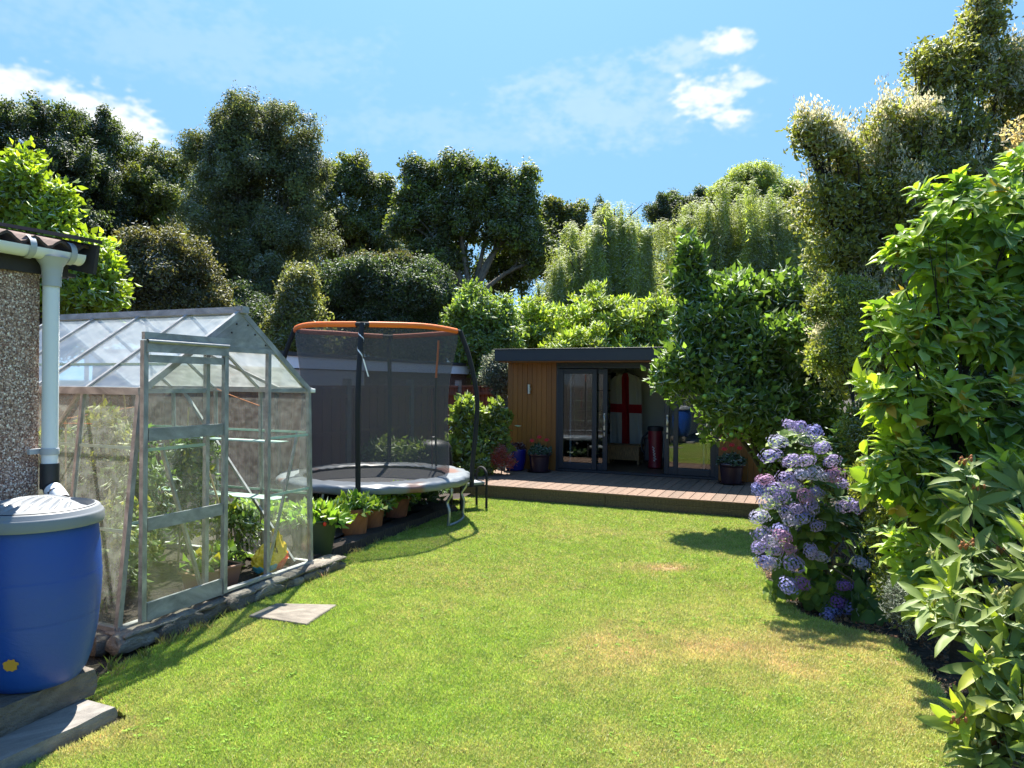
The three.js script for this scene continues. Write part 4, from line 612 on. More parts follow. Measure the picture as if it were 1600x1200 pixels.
  part('bag_body', lathe([[0, 0], [0.15, 0.0], [0.155, 0.04], [0.14, 0.06], [0.15, 0.3], [0.155, 0.6], [0.145, 0.8], [0.15, 0.84], [0.13, 0.85], [0, 0.8]], 28), M.bagRed, bag); part('side_pocket', rbox(0.2, 0.5, 0.14, 0.05, 0, 0.38, -0.15), M.bagBlack, bag); part('strap', tube([[0, 0.75, -0.15], [-0.05, 0.6, -0.26], [-0.05, 0.4, -0.27], [0, 0.25, -0.2]], 0.02, 20, 8), M.bagBlack, bag); part('collar', lathe([[0.158, 0.78], [0.165, 0.8], [0.165, 0.86], [0.15, 0.87]], 28), M.bagBlack, bag);
  const script = []; for (let i = 0; i <= 40; i++) { const t = i / 40, a0 = Math.PI + 0.18 * Math.sin(t * 34) * (0.35 + 0.65 * (t < 0.2 ? 1 : 0.5)) - 0.2 + t * 0.25; script.push(V(Math.cos(a0) * 0.157, 0.16 + t * 0.3, Math.sin(a0) * 0.157)); } part('white_script', tube(script, 0.005, 160, 5), M.white, bag);
  tag(part('wall_picture', rbox(0.03, 0.52, 0.7, 0.005), M.anthracite, null, Sa(FX + D - 0.075, 1.74, 1.6), [0, TURN, 0]), 'dark framed picture on the back wall of the garden room', 'picture');
  const sv = thing('shelf_unit', 'dark shelf unit of boxes at the left inside the garden room', 'shelves', Sa(FX + 2.6, FL + 0.028, -0.2), TURN); for (const y of [0.02, 0.5, 0.95, 1.4, 1.75]) part('shelf', box(0.3, 0.02, 0.9, 0, y, 0), M.bagBlack, sv); for (const z of [-0.46, 0.46]) part('upright', box(0.3, 1.78, 0.02, 0, 0.89, z), M.bagBlack, sv); for (let k = 0; k < 9; k++) part('box', box(0.2, rr(0.12, 0.3), rr(0.12, 0.2), -0.02, 0.16 + 0.46 * (k % 3) + 0.02, -0.3 + 0.3 * Math.floor(k / 3)), [M.whitePaint, M.oak, M.bagRed, M.aluDull][k % 4], sv);

  // pots on the deck
  const geran = leafMat(0.05, 0.1, 0.035), round = sprig(8, 0.05, 0.06, 0.06, { up: 0.7 });
  const urn = (r, h) => lathe([[0, 0.002], [r * 0.8, 0], [r * 0.86, 0.015], [r * 0.83, 0.03], [r * 0.98, h * 0.8], [r * 0.95, h * 0.83], [r * 1.06, h * 0.86], [r * 1.08, h * 0.95], [r * 1.04, h], [r * 0.95, h], [r * 0.9, h * 0.9], [0, h * 0.88]], 36);
  const flower = (() => { const list = []; for (let k = 0; k < 26; k++) { const y = rr(-0.3, 1), a = rnd() * 6.28, s = Math.sqrt(1 - y * y), p = V(Math.cos(a) * s, y, Math.sin(a) * s).multiplyScalar(0.045), q = new THREE.CircleGeometry(0.018, 5); q.applyQuaternion(new THREE.Quaternion().setFromUnitVectors(V(0, 0, 1), p.clone().normalize())); list.push(q.translate(p.x, p.y, p.z)); } return merge(list); })();
  const redPetal = phy(C(0.62, 0.012, 0.012), 0.7, { transmission: 0.3, thickness: 0 });
  function geranium(lx, lz, label) {
    const t = thing('geranium_pot', label, 'pot', Sa(lx, FL, lz)); part('pot_body', urn(0.185, 0.33), M.plumGlaze, t); part('saucer', lathe([[0, 0.003], [0.2, 0.003], [0.215, 0.025], [0.205, 0.025], [0.19, 0.012]], 32), M.plumGlaze, t);
    const s = []; for (let k = 0; k < 60; k++) { const a = rnd() * 6.28, q = Math.sqrt(rnd()) * 0.21; s.push([V(Math.cos(a) * q, 0.33 + rr(0, 0.14) * (1.2 - q * 4), Math.sin(a) * q), facing(V(Math.cos(a) * q * 3, 1, Math.sin(a) * q * 3).normalize()), rr(0.7, 1.1)]); } scatter('foliage', round, geran, s, t);
    for (const [x, y, z] of [[-0.13, 0.54, 0.06], [0.0, 0.6, 0.02], [0.13, 0.55, 0.0], [0.03, 0.53, 0.12]].slice(0, 3)) { part('flower_head', flower, redPetal, t, [x, y, z]); part('flower_stem', bar([x * 0.5, 0.35, z * 0.5], [x, y - 0.03, z], 0.005, 0.005), M.stalk, t); }
  }
  geranium(FX - 0.3, -0.3, 'plum glazed pot of red geraniums left of the glass doors'); geranium(FX - 0.35, 2.98, 'plum glazed pot of red geraniums right of the glass doors, under the apple tree');
  const bp = thing('blue_pot', 'cobalt blue glazed pot with dark red leaves against the cladding', 'pot', Sa(FX - 0.32, FL, -0.76)); part('pot_body', lathe([[0, 0.002], [0.14, 0], [0.16, 0.02], [0.2, 0.2], [0.205, 0.36], [0.215, 0.385], [0.2, 0.39], [0.185, 0.37], [0, 0.34]], 36), M.blueGlaze, bp);
  { const s = []; for (let k = 0; k < 40; k++) { const a = rnd() * 6.28, q = Math.sqrt(rnd()) * 0.2; s.push([V(Math.cos(a) * q, 0.38 + rr(0, 0.1), Math.sin(a) * q), facing(V(rr(-0.6, 0.6), 1, rr(-0.6, 0.6)).normalize()), rr(0.5, 0.9)]); } scatter('foliage', round, leafMat(0.09, 0.015, 0.02), s, bp); }
  const or = part('slate_ornament', sheet(10, 8, (u, v) => { const w2 = 0.09 * Math.pow(1 - v, 0.7) + 0.003, a = u * 6.283; return [Math.cos(a) * 0.025 * (1 - v * 0.7) , 0.46 * v, Math.sin(a) * w2 + 0.1 * v * v]; }), std(C(0.3, 0.33, 0.37), 0.7)); or.position.copy(S(FX - 0.35, FL, -1.02)); or.rotation.y = TURN; tag(or, 'tall pointed grey slate ornament beside the blue pot', 'ornament');
}

// ------------------------------------------------------------------ trees behind the garden
const twigOak = sprig(18, 0.24, 0.13, 0.085, { droop: 0.2 }), twigBirch = sprig(24, 0.24, 0.08, 0.05, { droop: 0.9 }), twigSmall = sprig(18, 0.2, 0.085, 0.05, { droop: 0.2 }), twigMid = sprig(14, 0.16, 0.11, 0.065, { droop: 0.25 });
const strand = sprig(40, 0, 0.13, 0.024, { long: 1.7, droop: 1.6, tone: 0.25 });
const T = { oak: leafMat(0.124, 0.169, 0.017), oakDark: leafMat(0.078, 0.114, 0.016), birch: leafMat(0.137, 0.163, 0.036), lime: leafMat(0.312, 0.442, 0.018), willow: leafMat(0.325, 0.403, 0.042), hedge: leafMat(0.072, 0.114, 0.020), bronze: leafMat(0.130, 0.130, 0.026), shrub: leafMat(0.221, 0.325, 0.036), rhodo: leafMat(0.286, 0.390, 0.030), pale: leafMat(0.208, 0.234, 0.042) };
const BG = 'trees beyond the garden';
tree('oak_tree', 'dark oak at the far left under the white cloud', 'tree', 31, 60, [[50, 205, 55, 52], [-20, 250, 70, 80], [85, 270, 65, 70], [20, 340, 90, 80], [110, 350, 60, 70]], 4800, twigOak, T.oakDark, { reach: [0.6, 1.4], loose: 0.16, trunk: 0.3, group: BG });
tree('oak_tree', 'narrow oak with two pointed tops beside the cloud edge', 'tree', 33, 150, [[120, 215, 28, 36], [163, 222, 30, 42], [140, 290, 58, 60], [160, 370, 70, 80]], 3600, twigOak, T.oakDark, { reach: [0.6, 1.4], loose: 0.16, trunk: 0.25, group: BG });
tree('oak_tree', 'lighter green oak between the far left oaks and the birch', 'tree', 35, 240, [[225, 265, 45, 42], [270, 270, 40, 42], [240, 330, 65, 60], [250, 410, 75, 80]], 3700, twigOak, T.oak, { reach: [0.6, 1.4], loose: 0.16, trunk: 0.25, group: BG, warm: 0.15 });
tree('birch_tree', 'tall drooping grey-green birch rising above the greenhouse', 'tree', 25, 395, [[372, 190, 52, 42], [345, 240, 48, 60], [430, 215, 50, 48], [465, 265, 42, 62], [395, 280, 70, 70], [350, 350, 75, 80], [445, 370, 75, 85], [390, 455, 95, 75]], 9500, twigBirch, T.birch, { trunk: 0.2, bark: M.barkPale, group: BG, rag: 10, droop: 0.7, lift: 0.6, loose: 0.16, reach: [0.7, 1.6], up: 0.1 });
tree('oak_tree', 'sunlit oak to the right of the birch', 'tree', 33, 545, [[530, 285, 42, 40], [570, 290, 34, 36], [600, 330, 30, 40], [540, 360, 60, 60], [585, 400, 50, 60]], 3700, twigOak, T.oak, { reach: [0.6, 1.4], loose: 0.16, trunk: 0.25, group: BG, warm: 0.15 });
const CENTRAL = [[655, 295, 36, 36], [715, 282, 45, 38], [770, 290, 42, 36], [818, 320, 28, 46], [650, 350, 40, 50], [715, 345, 60, 46], [790, 365, 55, 45], [840, 400, 34, 46], [690, 410, 45, 38]];
tree('oak_tree', 'broad central oak with pale spreading branches above the trampoline', 'tree', 28, 735, CENTRAL, 5200, twigOak, T.oak, { reach: [0.6, 1.4], loose: 0.16, trunk: 0.26, bark: M.barkPale, group: BG, twigs: 12 });
tree('oak_tree', 'smaller oak right of the central oak with yellow-green top', 'tree', 34, 885, [[862, 350, 25, 32], [895, 352, 26, 34], [880, 400, 45, 45], [915, 420, 30, 40]], 3400, twigOak, T.oak, { trunk: 0.2, group: BG, warm: 0.3 });
for (const [px, top, l] of [[795, 420, 'leftmost thin bare trunk right of the central oak'], [815, 400, 'thin leaning trunk behind the lime green shrub'], [838, 410, 'thin trunk seen against pale sky left of the willow']]) { const b = at(px, 600, 30); b.y = 0; const t = thing('sapling', l, 'tree', b.toArray(), 0, BG); part('trunk', taper([V(0, 0, 0), V(-0.3, 2.5, 0), at(px - 28, top, 30).sub(b)], 0.13, 0.05, 8, 6), M.bark, t); scatter('crown', twigOak, T.oakDark, crownSpots([[at(px - 20, top + 15, 30).sub(b), 0.9, 1.2, 0.9]], 220), t); }
tree('dark_tree', 'rounded dark tree on the skyline behind the willows', 'tree', 40, 1070, [[1040, 335, 40, 26], [1095, 325, 42, 28], [1070, 370, 60, 40], [940, 345, 14, 30]], 4200, twigOak, T.oakDark, { trunk: 0.25, group: BG });
tree('flat_topped_tree', 'feathery flat-topped tree above the right willow', 'tree', 33, 1180, [[1180, 290, 50, 24], [1170, 272, 20, 12], [1140, 300, 26, 16], [1225, 305, 36, 22], [1190, 330, 70, 36]], 5200, twigBirch, T.willow, { trunk: 0.18, group: BG });
function willow(label, depth, basePx, list, n) {
  const lobes = lobesAt(list, depth), b = at(basePx, 600, depth); b.y = 0; const t = thing('willow_tree', label, 'tree', b.toArray(), 0, BG), local = lobes.map(([c, x, y, z]) => [c.clone().sub(b), x, y, z]);
  part('trunk', limbs(V(0, 0, 0), local, 0.25), M.bark, t);
  scatter('hanging_strands', strand, T.willow, crownSpots(local, n, { hang: true, rag: 4, size: [0.6, 1.3], tint: 0.22 }), t);
}
willow('weeping willow left of the apple tree, above the garden room', 23, 935, [[960, 350, 50, 40], [925, 385, 55, 50], [985, 400, 50, 60], [895, 430, 52, 46], [950, 440, 60, 60], [865, 460, 28, 50], [1010, 440, 40, 50]], 5200);
willow('weeping willow on the right behind the apple tree', 25, 1170, [[1130, 330, 60, 42], [1200, 335, 60, 45], [1080, 360, 50, 45], [1150, 390, 80, 55], [1230, 370, 45, 60], [1220, 430, 60, 60], [1090, 420, 60, 60]], 6400);
tree('lime_tree', 'bright lime green tree at the far left behind the garage roof', 'tree', 10, 55, [[45, 300, 30, 32], [5, 330, 44, 50], [82, 350, 34, 36], [60, 395, 44, 44], [125, 410, 34, 34], [20, 420, 50, 50], [95, 455, 46, 44], [150, 460, 36, 36], [-40, 400, 50, 80], [40, 262, 11, 22], [92, 305, 10, 18], [160, 425, 14, 16]], 3000, twigMid, T.lime, { rag: 9, reach: [0.6, 1.45], loose: 0.2, shoots: 24, trunk: 0.11, group: BG, size: [0.7, 1.2], tint: 0.25 });
tree('brown_shrub', 'brownish shrub between lime tree and birch', 'shrub', 15, 250, [[225, 400, 34, 40], [270, 430, 50, 50], [235, 470, 60, 50], [310, 480, 55, 50]], 2200, twigSmall, T.bronze, { reach: [0.6, 1.4], trunk: 0.08, group: 'shrubs beyond the fence', tint: 0.3 });
tree('hedge', 'clipped dark hedge with bronze tips behind the trampoline', 'hedge', 18, 600, [[540, 460, 52, 48], [600, 455, 50, 50], [655, 455, 45, 55], [690, 485, 30, 40], [560, 530, 70, 60], [650, 540, 70, 60]], 9000, twigSmall, T.hedge, { trunk: 0.1, group: 'shrubs beyond the fence' });
tree('bronze_shrub', 'bronze-leaved shrub showing over the top of the dark hedge', 'shrub', 18.6, 590, [[560, 425, 40, 18], [605, 420, 40, 18], [640, 428, 26, 16]], 1300, twigSmall, T.bronze, { trunk: 0.06, group: 'shrubs beyond the fence' });
tree('conifer', 'pale yellow-green conifer between greenhouse roof and trampoline', 'tree', 16, 468, [[470, 440, 22, 26], [465, 480, 30, 34], [462, 530, 38, 50], [495, 560, 40, 50]], 1800, twigSmall, T.pale, { reach: [0.6, 1.4], loose: 0.16, trunk: 0.08, group: 'shrubs beyond the fence', up: 0.8 });
tree('light_shrub', 'light green leafy shrub between trampoline and garden room', 'shrub', 17, 755, [[745, 490, 36, 36], [785, 505, 26, 32], [720, 530, 30, 50], [765, 545, 45, 45], [775, 590, 40, 30]], 1400, twigMid, T.shrub, { reach: [0.6, 1.4], loose: 0.18, trunk: 0.09, group: 'shrubs beyond the fence' });
tree('rhododendron', 'dome-shaped rhododendron rising behind the garden room roof', 'shrub', 18.5, 930, [[930, 500, 90, 42], [860, 525, 60, 40], [1000, 515, 70, 45], [820, 550, 40, 30], [950, 560, 120, 50]], 3600, sprig(12, 0.13, 0.15, 0.055, { up: 0.8 }), T.rhodo, { shoots: 46, loose: 0.07, trunk: 0.1, group: 'shrubs beyond the fence', up: 0.7 });
tree('dark_shrub', 'dark evergreen mass under the birch behind the greenhouse', 'shrub', 20, 400, [[330, 500, 80, 60], [420, 520, 80, 60], [260, 520, 70, 50], [180, 500, 70, 50], [110, 520, 60, 60]], 7000, twigSmall, T.hedge, { trunk: 0.1, group: 'shrubs beyond the fence' });
{ // the wood behind all of them
  const spots = crownSpots(lobesAt([[120, 350, 100, 90], [300, 350, 100, 100], [480, 365, 90, 90], [610, 375, 50, 80], [870, 400, 70, 60], [960, 420, 70, 60], [1240, 400, 80, 70], [-40, 430, 120, 130], [120, 450, 110, 110], [300, 460, 120, 120], [480, 450, 120, 120], [640, 480, 110, 90], [900, 500, 90, 70], [1050, 470, 120, 90], [1250, 440, 140, 120], [1450, 420, 150, 130], [740, 540, 120, 60]], 44), 12000, { size: [1.2, 2.2] });
  const o = scatter('woodland', twigOak, T.oakDark, spots); tag(o, 'dark woodland behind the gardens, seen between the trees', 'woodland', null, 'stuff');
}
// shrubs by the fence, right of the trampoline
tree('raspberry_bush', 'leafy raspberry canes against the fence beside the compost bin', 'shrub', 12.3, 745, [[730, 665, 24, 34], [755, 690, 28, 36], [715, 705, 22, 30], [778, 690, 14, 46], [775, 650, 9, 22], [745, 720, 34, 24]], 900, sprig(9, 0.09, 0.12, 0.08, { droop: 0.3 }), T.shrub, { trunk: 0.02, size: [0.7, 1.1] });
tree('climber', 'grey-leaved climber over the end of the neighbour fence by the garden room', 'shrub', 14.5, 785, [[780, 575, 16, 18], [783, 605, 12, 20], [770, 590, 14, 14]], 420, twigSmall, leafMat(0.17, 0.2, 0.12), { trunk: 0.02, size: [0.5, 0.9] });
tree('acer', 'small red-leaved acer at the left end of the decking', 'shrub', 12.1, 785, [[783, 708, 13, 12], [775, 722, 14, 8], [793, 722, 10, 9]], 130, sprig(14, 0.06, 0.05, 0.016, { droop: 0.8 }), leafMat(0.5, 0.1, 0.05), { trunk: 0.012, size: [0.7, 1.1] });
tree('strawberry_bed', 'leafy plants against the fence behind the trampoline mat', 'plant', 11.3, 610, [[600, 708, 40, 14], [650, 710, 30, 14], [560, 712, 24, 12]], 260, twigMid, T.shrub, { size: [0.5, 0.9] });

// ------------------------------------------------------------------ right-hand border
const appleSprig = sprig(12, 0.14, 0.11, 0.066, { droop: 0.3 });
{
  const list = [[1150, 470, 52, 40, 0.2], [1085, 450, 28, 36, 0.2], [1078, 400, 12, 26, 0.2], [1205, 495, 52, 46], [1110, 510, 65, 60], [1070, 580, 42, 45, -0.2], [1180, 560, 80, 70, -0.3], [1250, 540, 55, 80], [1150, 640, 70, 55, -0.4], [1230, 640, 65, 80, -0.2], [1275, 600, 45, 110], [1215, 690, 40, 45, -0.2], [1270, 720, 60, 60]];
  const t = tree('apple_tree', 'apple tree with green fruit overhanging the right of the garden room', 'tree', 9.2, 1235, list, 3900, appleSprig, leafMat(0.15, 0.25, 0.025, { clearcoat: 0.35, clearcoatRoughness: 0.4 }), { reach: [0.6, 1.25], loose: 0.2, shoots: 26, trunk: 0.08, size: [0.65, 1.15], tint: 0.22 });
  const apple = new THREE.SphereGeometry(0.031, 14, 10), am = phy(C(0.2, 0.33, 0.06), 0.4), lobes = lobesAt(list, 9.2);
  for (let k = 0; k < 42; k++) { const [c, rx, ry, rz] = lobes[4 + k % 9], a = rr(0.3, 2.8), y = rr(-0.7, 0.6), s = Math.sqrt(1 - y * y) * 0.97; part('apple', apple, am, t, [c.x + Math.cos(a) * rx * s - t.position.x, c.y + y * ry, c.z + Math.sin(a) * rz * s - t.position.z]); }
}
{
  const list = [[1380, 215, 45, 45], [1430, 245, 60, 60], [1340, 300, 60, 55], [1275, 220, 34, 26, -0.2], [1310, 250, 40, 30, -0.2], [1255, 205, 16, 16, -0.2], [1480, 130, 55, 60, 0.3], [1440, 110, 28, 40, 0.3], [1530, 60, 30, 60, 0.3], [1560, 130, 50, 60, 0.3], [1540, 5, 18, 40, 0.3], [1600, 170, 60, 80, 0.3], [1480, 220, 60, 55, 0.2], [1320, 380, 70, 65], [1410, 360, 80, 80], [1290, 330, 40, 40, -0.2], [1500, 320, 80, 80], [1340, 470, 70, 80], [1430, 480, 80, 90], [1600, 330, 90, 110, 0.3], [1320, 560, 50, 70], [1400, 600, 70, 90]];
  const twig = sprig(16, 0.13, 0.062, 0.032, { droop: 0.1, up: 0.8 }), t = tree('privet_tree', 'tall privet tree with cream blossom in the right border', 'tree', 7.4, 1440, list, 4600, twig, leafMat(0.25, 0.28, 0.04), { reach: [0.6, 1.35], loose: 0.18, shoots: 24, lift: 0.5, trunk: 0.1, size: [0.7, 1.2], tint: 0.25 });
  const fl = sprig(26, 0.05, 0.022, 0.018, { tone: 0.15 }); fl.scale(0.7, 1.5, 0.7);
  const crown = t.children.find((o) => o.name === 'crown'), mm = new THREE.Matrix4(), spots = [];
  for (let k = 0; k < crown.count; k += 1) { crown.getMatrixAt(k, mm); const p = new THREE.Vector3().setFromMatrixPosition(mm); if (p.y < 1.9 || noise(p.x * 1.1, p.y * 1.1, p.z * 1.1) < -0.05 || rnd() < 0.25) continue; spots.push([p.add(V(rr(-0.08, 0.08), rr(0.06, 0.2), rr(-0.05, 0.1))), facing(V(rr(-0.6, 0.6), 1, rr(-0.6, 0.6)).normalize()), rr(0.9, 1.7)]); }
  scatter('blossom', fl, leafMat(0.66, 0.63, 0.4), spots, t);
  tree('golden_privet', 'golden variegated shrub between hydrangea and magnolia', 'shrub', 5.7, 1400, [[1310, 470, 40, 40, 0.7], [1320, 560, 44, 50, 0.6], [1395, 840, 30, 60, -0.6], [1415, 925, 36, 46, -0.75], [1385, 770, 34, 50, -0.4], [1370, 680, 40, 70, 0.2]], 3200, sprig(14, 0.07, 0.04, 0.022, { up: 0.6 }), leafMat(0.23, 0.3, 0.035), { reach: [0.6, 1.4], loose: 0.18, trunk: 0.03, size: [0.7, 1.1], warm: 0.2 });
  tree('lavender_bush', 'grey-green small-leaved bush at the foot of the magnolia', 'shrub', 4.6, 1450, [[1440, 950, 45, 38], [1480, 930, 40, 40]], 900, sprig(16, 0.05, 0.03, 0.008, { up: 0.9 }), leafMat(0.14, 0.18, 0.13), { size: [0.7, 1.1] });
  tree('yellow_flowered_shrub', 'yellow flowered branch at the right edge of the picture', 'shrub', 6.2, 1640, [[1603, 215, 16, 22], [1640, 260, 40, 40]], 100, twig, leafMat(0.5, 0.42, 0.16), { trunk: 0.03, size: [0.6, 1] });
}
tree('boundary_hedge', 'dark hedge along the right boundary behind the magnolia', 'hedge', 7.2, 1600, [[1480, 720, 80, 120], [1600, 700, 120, 160], [1720, 650, 120, 200], [1560, 480, 110, 130], [1680, 380, 120, 150], [1400, 800, 50, 90]], 5200, twigMid, T.hedge, { trunk: 0.05 });
// plants whose leaves can be told apart: the nearest leaves are meshes of their own
const tones = (f, r, g, b) => [[1, 1, 1], [1.25, 1.15, 1.1], [0.78, 0.82, 0.9], [1.1, 0.95, 0.9]].map(([x, y, z]) => f(r * x, g * y, b * z)); // old, young and weathered leaves of one plant
function leafy(t, leaves, geos, mats, most = 300) { // leaves: [position, quaternion, scale, tone]
  const eye = camera.position.clone().sub(t.position), centre = leaves.reduce((a, l) => a.add(l[0]), V(0, 0, 0)).multiplyScalar(1 / leaves.length), view = eye.clone().sub(centre).normalize();
  leaves.forEach((l) => { l.key = l[0].clone().sub(centre).dot(view) + rr(0, 0.15) + 0.3 * (l[2] - 1); const p = l[0].clone().add(t.position); if (Math.abs(p.x / -p.z) > 0.76 || p.z > -0.5) l.key -= 5; });
  leaves.sort((a, b) => b.key - a.key);
  leaves.slice(0, most).forEach(([p, q, s, tone], i) => { const set = mats[tone], o = part('leaf', geos[Math.floor(rnd() * geos.length)], set[Math.floor(rnd() * set.length)], t); o.position.copy(p); o.quaternion.copy(q); o.scale.setScalar(s); });
  mats.forEach(([m], k) => { const rest = leaves.slice(most).filter((l) => l[3] === k); if (rest.length) scatter('inner_leaves', geos[k % geos.length], m, rest.map(([p, q, s]) => [p, q, s, C(1, 1, 1).multiplyScalar(rr(0.85, 1.15))]), t); });
}
// a leaf quaternion: midrib along dir, upper side towards up
function leafPose(dir, up) { const y = dir.clone().normalize(), x = y.clone().cross(up).normalize(), z = x.clone().cross(y).normalize(); return new THREE.Quaternion().setFromRotationMatrix(new THREE.Matrix4().makeBasis(x, y, z)); }
function rosette(out, p, axis, n, tilt, size, tone, random = 0.25) { // whorl of n leaves round a shoot tip
  const a0 = rnd() * 6.28, side = Math.abs(axis.y) > 0.9 ? V(1, 0, 0) : UP, x = axis.clone().cross(side).normalize(), z = axis.clone().cross(x);
  for (let k = 0; k < n; k++) {
    const a = a0 + k * 2.4, r = x.clone().multiplyScalar(Math.cos(a)).addScaledVector(z, Math.sin(a)), tl = tilt + rr(-random, random) + 0.5 * (k / n);
    const dir = axis.clone().multiplyScalar(Math.cos(tl)).addScaledVector(r, Math.sin(tl)).normalize(), up = axis.clone().multiplyScalar(Math.sin(tl)).addScaledVector(r, -Math.cos(tl)).add(V(0, 0.25, 0));
    out.push([p.clone().addScaledVector(axis, -0.012 * k), leafPose(dir, up), size * rr(0.65, 1.15) * (k < 2 ? 0.7 : 1), tone(k)]);
  }
}
{ // magnolia
  const b = at(1500, 600, 4.5); b.y = 0; const t = thing('magnolia', 'large glossy-leaved magnolia filling the right border above the rhododendron', 'shrub', b.toArray());
  const lobes = lobesAt([[1520, 340, 80, 70], [1450, 420, 70, 70], [1600, 300, 60, 70], [1420, 520, 60, 70], [1500, 500, 90, 90], [1400, 620, 60, 70], [1480, 640, 90, 90], [1600, 520, 100, 120], [1590, 680, 100, 110], [1590, 400, 90, 90], [1680, 400, 90, 120], [1690, 600, 90, 130], [1400, 730, 60, 70], [1480, 780, 90, 90], [1450, 880, 70, 60], [1560, 850, 90, 80]], 4.35).map(([c, x, y, z]) => [c.sub(b), x, y, z]);
  part('trunk', limbs(V(0, 0, 0), lobes, 0.05, 6, 6), M.bark, t);
  const leaves = []; for (const [p, , , ] of crownSpots(lobes, 1250, { rag: 0, shoots: 22, loose: 0.2,  })) { const c = lobes.reduce((m, l) => (l[0].distanceTo(p) < m[0].distanceTo(p) ? l : m))[0], out = p.clone().sub(c).normalize().add(V(-0.15, 0.9, 0.25)).normalize(), shoot = rnd() < (p.x < -0.05 || p.y > 2.2 ? 0.65 : 0.22), young = shoot && rnd() < 0.14; rosette(leaves, p, out, 6 + Math.floor(rnd() * 3), shoot ? 0.6 : 0.85, shoot ? 1 : 0.92, (k) => (young && k < 3 ? 2 : shoot ? 1 : 0), 0.35); }  // lime shoots favour left and top: backlight painted in with young leaf colour
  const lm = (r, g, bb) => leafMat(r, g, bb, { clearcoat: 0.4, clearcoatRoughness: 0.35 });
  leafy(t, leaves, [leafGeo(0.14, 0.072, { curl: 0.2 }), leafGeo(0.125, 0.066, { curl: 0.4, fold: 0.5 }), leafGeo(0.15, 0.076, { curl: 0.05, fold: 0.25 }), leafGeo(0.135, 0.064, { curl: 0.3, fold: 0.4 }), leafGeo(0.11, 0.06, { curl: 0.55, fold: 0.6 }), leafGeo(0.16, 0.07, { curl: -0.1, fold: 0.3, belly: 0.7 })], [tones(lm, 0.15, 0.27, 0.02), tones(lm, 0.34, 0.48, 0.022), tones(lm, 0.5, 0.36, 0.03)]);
}
{ // near rhododendron
  const b = at(1560, 600, 3.2); b.y = 0; const t = thing('rhododendron', 'near rhododendron with long leaves and spent brown flowers, bottom right', 'shrub', b.toArray());
  const lobes = lobesAt([[1510, 770, 60, 50, 0.5], [1600, 760, 80, 50, 0.4], [1520, 880, 80, 60, 0.3], [1620, 880, 90, 80], [1510, 960, 70, 50, 0.2], [1570, 1010, 90, 70], [1540, 1110, 80, 60, -0.1], [1640, 1130, 100, 90, -0.2], [1560, 1190, 80, 50, -0.2]], 3.15).map(([c, x, y, z]) => [c.sub(b), x, y, z]);
  part('stems', limbs(V(0, 0, 0), lobes, 0.03, 5, 5), M.bark, t);
  const leaves = []; const tips = crownSpots(lobes, 120, { rag: 0, floor: -0.2 });
  for (const [p] of tips) { if (p.y < 0.1) continue; const c = lobes.reduce((m, l) => (l[0].distanceTo(p) < m[0].distanceTo(p) ? l : m))[0], out = p.clone().sub(c).normalize().add(V(-0.2, 0.75, 0.3)).normalize(), young = rnd() < 0.55; rosette(leaves, p, out, 9, young ? 0.5 : 0.95, 1, (k) => (young && k < 5 ? 1 : 0), 0.2); }
  const lm = (r, g, bb) => leafMat(r, g, bb, { clearcoat: 0.35, clearcoatRoughness: 0.4 });
  leafy(t, leaves, [leafGeo(0.19, 0.05, { curl: 0.15, seg: 5 }), leafGeo(0.17, 0.047, { curl: 0.3, seg: 5, fold: 0.5 }), leafGeo(0.2, 0.052, { curl: 0.05, seg: 5, fold: 0.25 }), leafGeo(0.15, 0.045, { curl: 0.5, seg: 5, fold: 0.6 }), leafGeo(0.18, 0.048, { curl: -0.12, seg: 5, fold: 0.35, belly: 0.7 })], [tones(lm, 0.21, 0.29, 0.06), tones(lm, 0.42, 0.52, 0.03)]);
  const truss = (() => { const l = []; for (let k = 0; k < 11; k++) { const a = rnd() * 6.28, r = rr(0.02, 0.055), e = V(Math.cos(a) * r, rr(0.01, 0.06), Math.sin(a) * r); l.push(taper([V(0, 0, 0), e.clone().multiplyScalar(0.5).add(V(0, 0.012, 0)), e], 0.0022, 0.0012, 4, 4)); if (k % 2) l.push(new THREE.SphereGeometry(0.008, 6, 5).scale(1, 1.6, 1).translate(e.x, e.y, e.z)); } return merge(l); })(), spent = std(C(0.3, 0.11, 0.035), 0.9), stalkM = std(C(0.36, 0.33, 0.12), 0.8);
  tips.filter((_, i) => i % 3 === 0).forEach(([p], i) => part('spent_flower', truss, i % 2 ? spent : stalkM, t, [p.x, p.y + 0.02, p.z]));
}
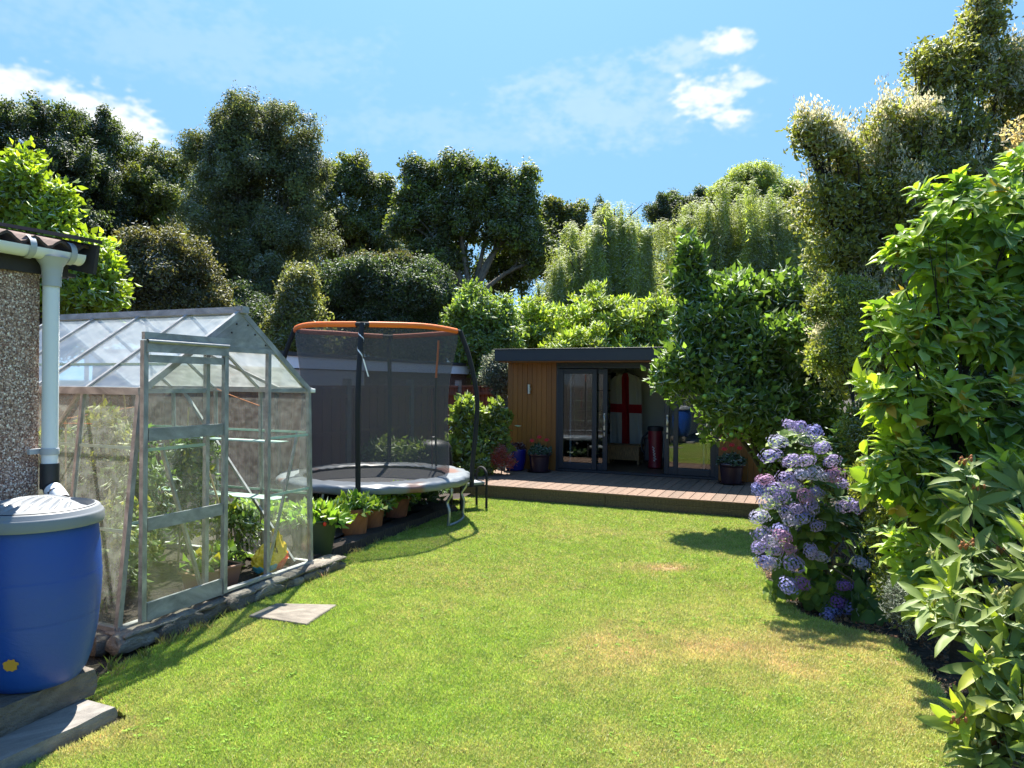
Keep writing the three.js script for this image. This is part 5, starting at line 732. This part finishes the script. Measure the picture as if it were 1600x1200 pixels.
{ // hydrangea
  const b = at(1290, 600, 5.9); b.y = 0; const t = thing('hydrangea', 'mophead hydrangea covered in lilac-blue flowers at the lawn edge', 'shrub', b.toArray());
  const lobes = lobesAt([[1245, 720, 46, 50], [1300, 740, 55, 60, 0.2], [1225, 790, 40, 50], [1280, 810, 60, 60], [1345, 810, 50, 70, 0.1], [1230, 870, 40, 40], [1300, 890, 60, 60], [1360, 900, 45, 60], [1320, 945, 60, 35, -0.2], [1375, 950, 40, 30, -0.4], [1250, 930, 40, 30, -0.2]], 5.85).map(([c, x, y, z]) => [c.sub(b), x, y, z]);
  part('stems', limbs(V(0, 0, 0), lobes, 0.025, 5, 6), std(C(0.2, 0.14, 0.07), 0.9), t);
  const leaves = []; for (const [p] of crownSpots(lobes, 480, { rag: 0, loose: 0.2,  floor: 0.02 })) { const out = p.clone().sub(V(0, 0.5, 0)).normalize().add(V(rr(-0.4, 0.4), 0.7, 0.2)).normalize(); rosette(leaves, p, out, 4, 0.95, 1, () => (rnd() < 0.3 ? 1 : 0), 0.3); }
  leafy(t, leaves, [leafGeo(0.14, 0.095, { curl: 0.25 }), leafGeo(0.125, 0.085, { curl: 0.4, fold: 0.25 }), leafGeo(0.15, 0.1, { curl: 0.1, fold: 0.45 })], [tones(leafMat, 0.11, 0.2, 0.025), tones(leafMat, 0.24, 0.33, 0.03)]);
  const head = () => { const l = [], hs = rnd() * 30; for (let k = 0; k < 62; k++) { const y = 1 - (k + 0.5) / 62 * 1.45, a = k * 2.39996, s = Math.sqrt(Math.max(0, 1 - y * y)), n = V(Math.cos(a) * s, y, Math.sin(a) * s), lump = 1 + 0.35 * noise(n.x * 2.1 + hs, n.y * 2.1, n.z * 2.1), p = n.clone().multiply(V(0.066, 0.046, 0.066)).multiplyScalar(rr(0.82, 1.12) * lump), q = new THREE.Quaternion().setFromUnitVectors(V(0, 0, 1), n.add(V(rr(-0.3, 0.3), rr(-0.3, 0.3), rr(-0.3, 0.3))).normalize()); for (let m = 0; m < 4; m++) { const w = 0.0065, L = 0.0125, g2 = new THREE.BufferGeometry(); const aa = m * 1.57 + k, ca = Math.cos(aa), sa = Math.sin(aa), pt = (x2, y2, z2) => V(x2 * ca - y2 * sa, x2 * sa + y2 * ca, z2).applyQuaternion(q).add(p).toArray(); g2.setAttribute('position', new THREE.Float32BufferAttribute([...pt(0, 0, 0), ...pt(w, L * 0.6, 0.002), ...pt(0, L, 0.001), ...pt(0, 0, 0), ...pt(0, L, 0.001), ...pt(-w, L * 0.6, 0.002)], 3)); g2.setAttribute('uv', new THREE.Float32BufferAttribute(new Float32Array(12), 2)); g2.computeVertexNormals(); l.push(g2); } } return merge(l); };
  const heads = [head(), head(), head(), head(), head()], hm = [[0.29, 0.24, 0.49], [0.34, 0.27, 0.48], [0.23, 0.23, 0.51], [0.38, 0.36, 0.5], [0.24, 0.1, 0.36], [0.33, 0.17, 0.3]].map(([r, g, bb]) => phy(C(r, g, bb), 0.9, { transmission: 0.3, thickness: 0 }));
  const spots = [[1250, 668], [1235, 665], [1272, 675], [1262, 690], [1205, 712], [1237, 720], [1215, 690], [1195, 750], [1210, 765], [1228, 748], [1185, 765], [1200, 785], [1222, 775], [1240, 760], [1252, 742], [1258, 775], [1268, 790], [1245, 795], [1255, 808], [1235, 815], [1275, 770], [1228, 800], [1290, 745], [1305, 742], [1315, 755], [1300, 720], [1220, 830], [1187, 808], [1278, 822], [1190, 835], [1205, 845], [1222, 838], [1188, 855], [1212, 860], [1195, 878], [1205, 882], [1240, 880], [1267, 862], [1280, 870], [1232, 858], [1345, 790], [1318, 792], [1336, 788], [1320, 915], [1330, 950], [1302, 955], [1253, 912], [1232, 915], [1310, 940], [1295, 965], [1360, 935], [1345, 880], [1285, 700], [1260, 720], [1272, 740], [1335, 760]];
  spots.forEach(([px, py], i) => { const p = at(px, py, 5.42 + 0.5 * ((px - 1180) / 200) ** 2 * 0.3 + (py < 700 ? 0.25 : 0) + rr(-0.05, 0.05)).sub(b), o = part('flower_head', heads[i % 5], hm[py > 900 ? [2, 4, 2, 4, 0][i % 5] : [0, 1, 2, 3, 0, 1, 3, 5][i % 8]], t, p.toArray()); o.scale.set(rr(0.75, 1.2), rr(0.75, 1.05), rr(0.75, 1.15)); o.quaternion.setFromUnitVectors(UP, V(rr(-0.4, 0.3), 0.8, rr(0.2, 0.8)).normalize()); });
}

scene.traverse((o) => { if (o.isMesh) { o.castShadow = true; o.receiveShadow = true; } });
renderer.render(scene, camera);
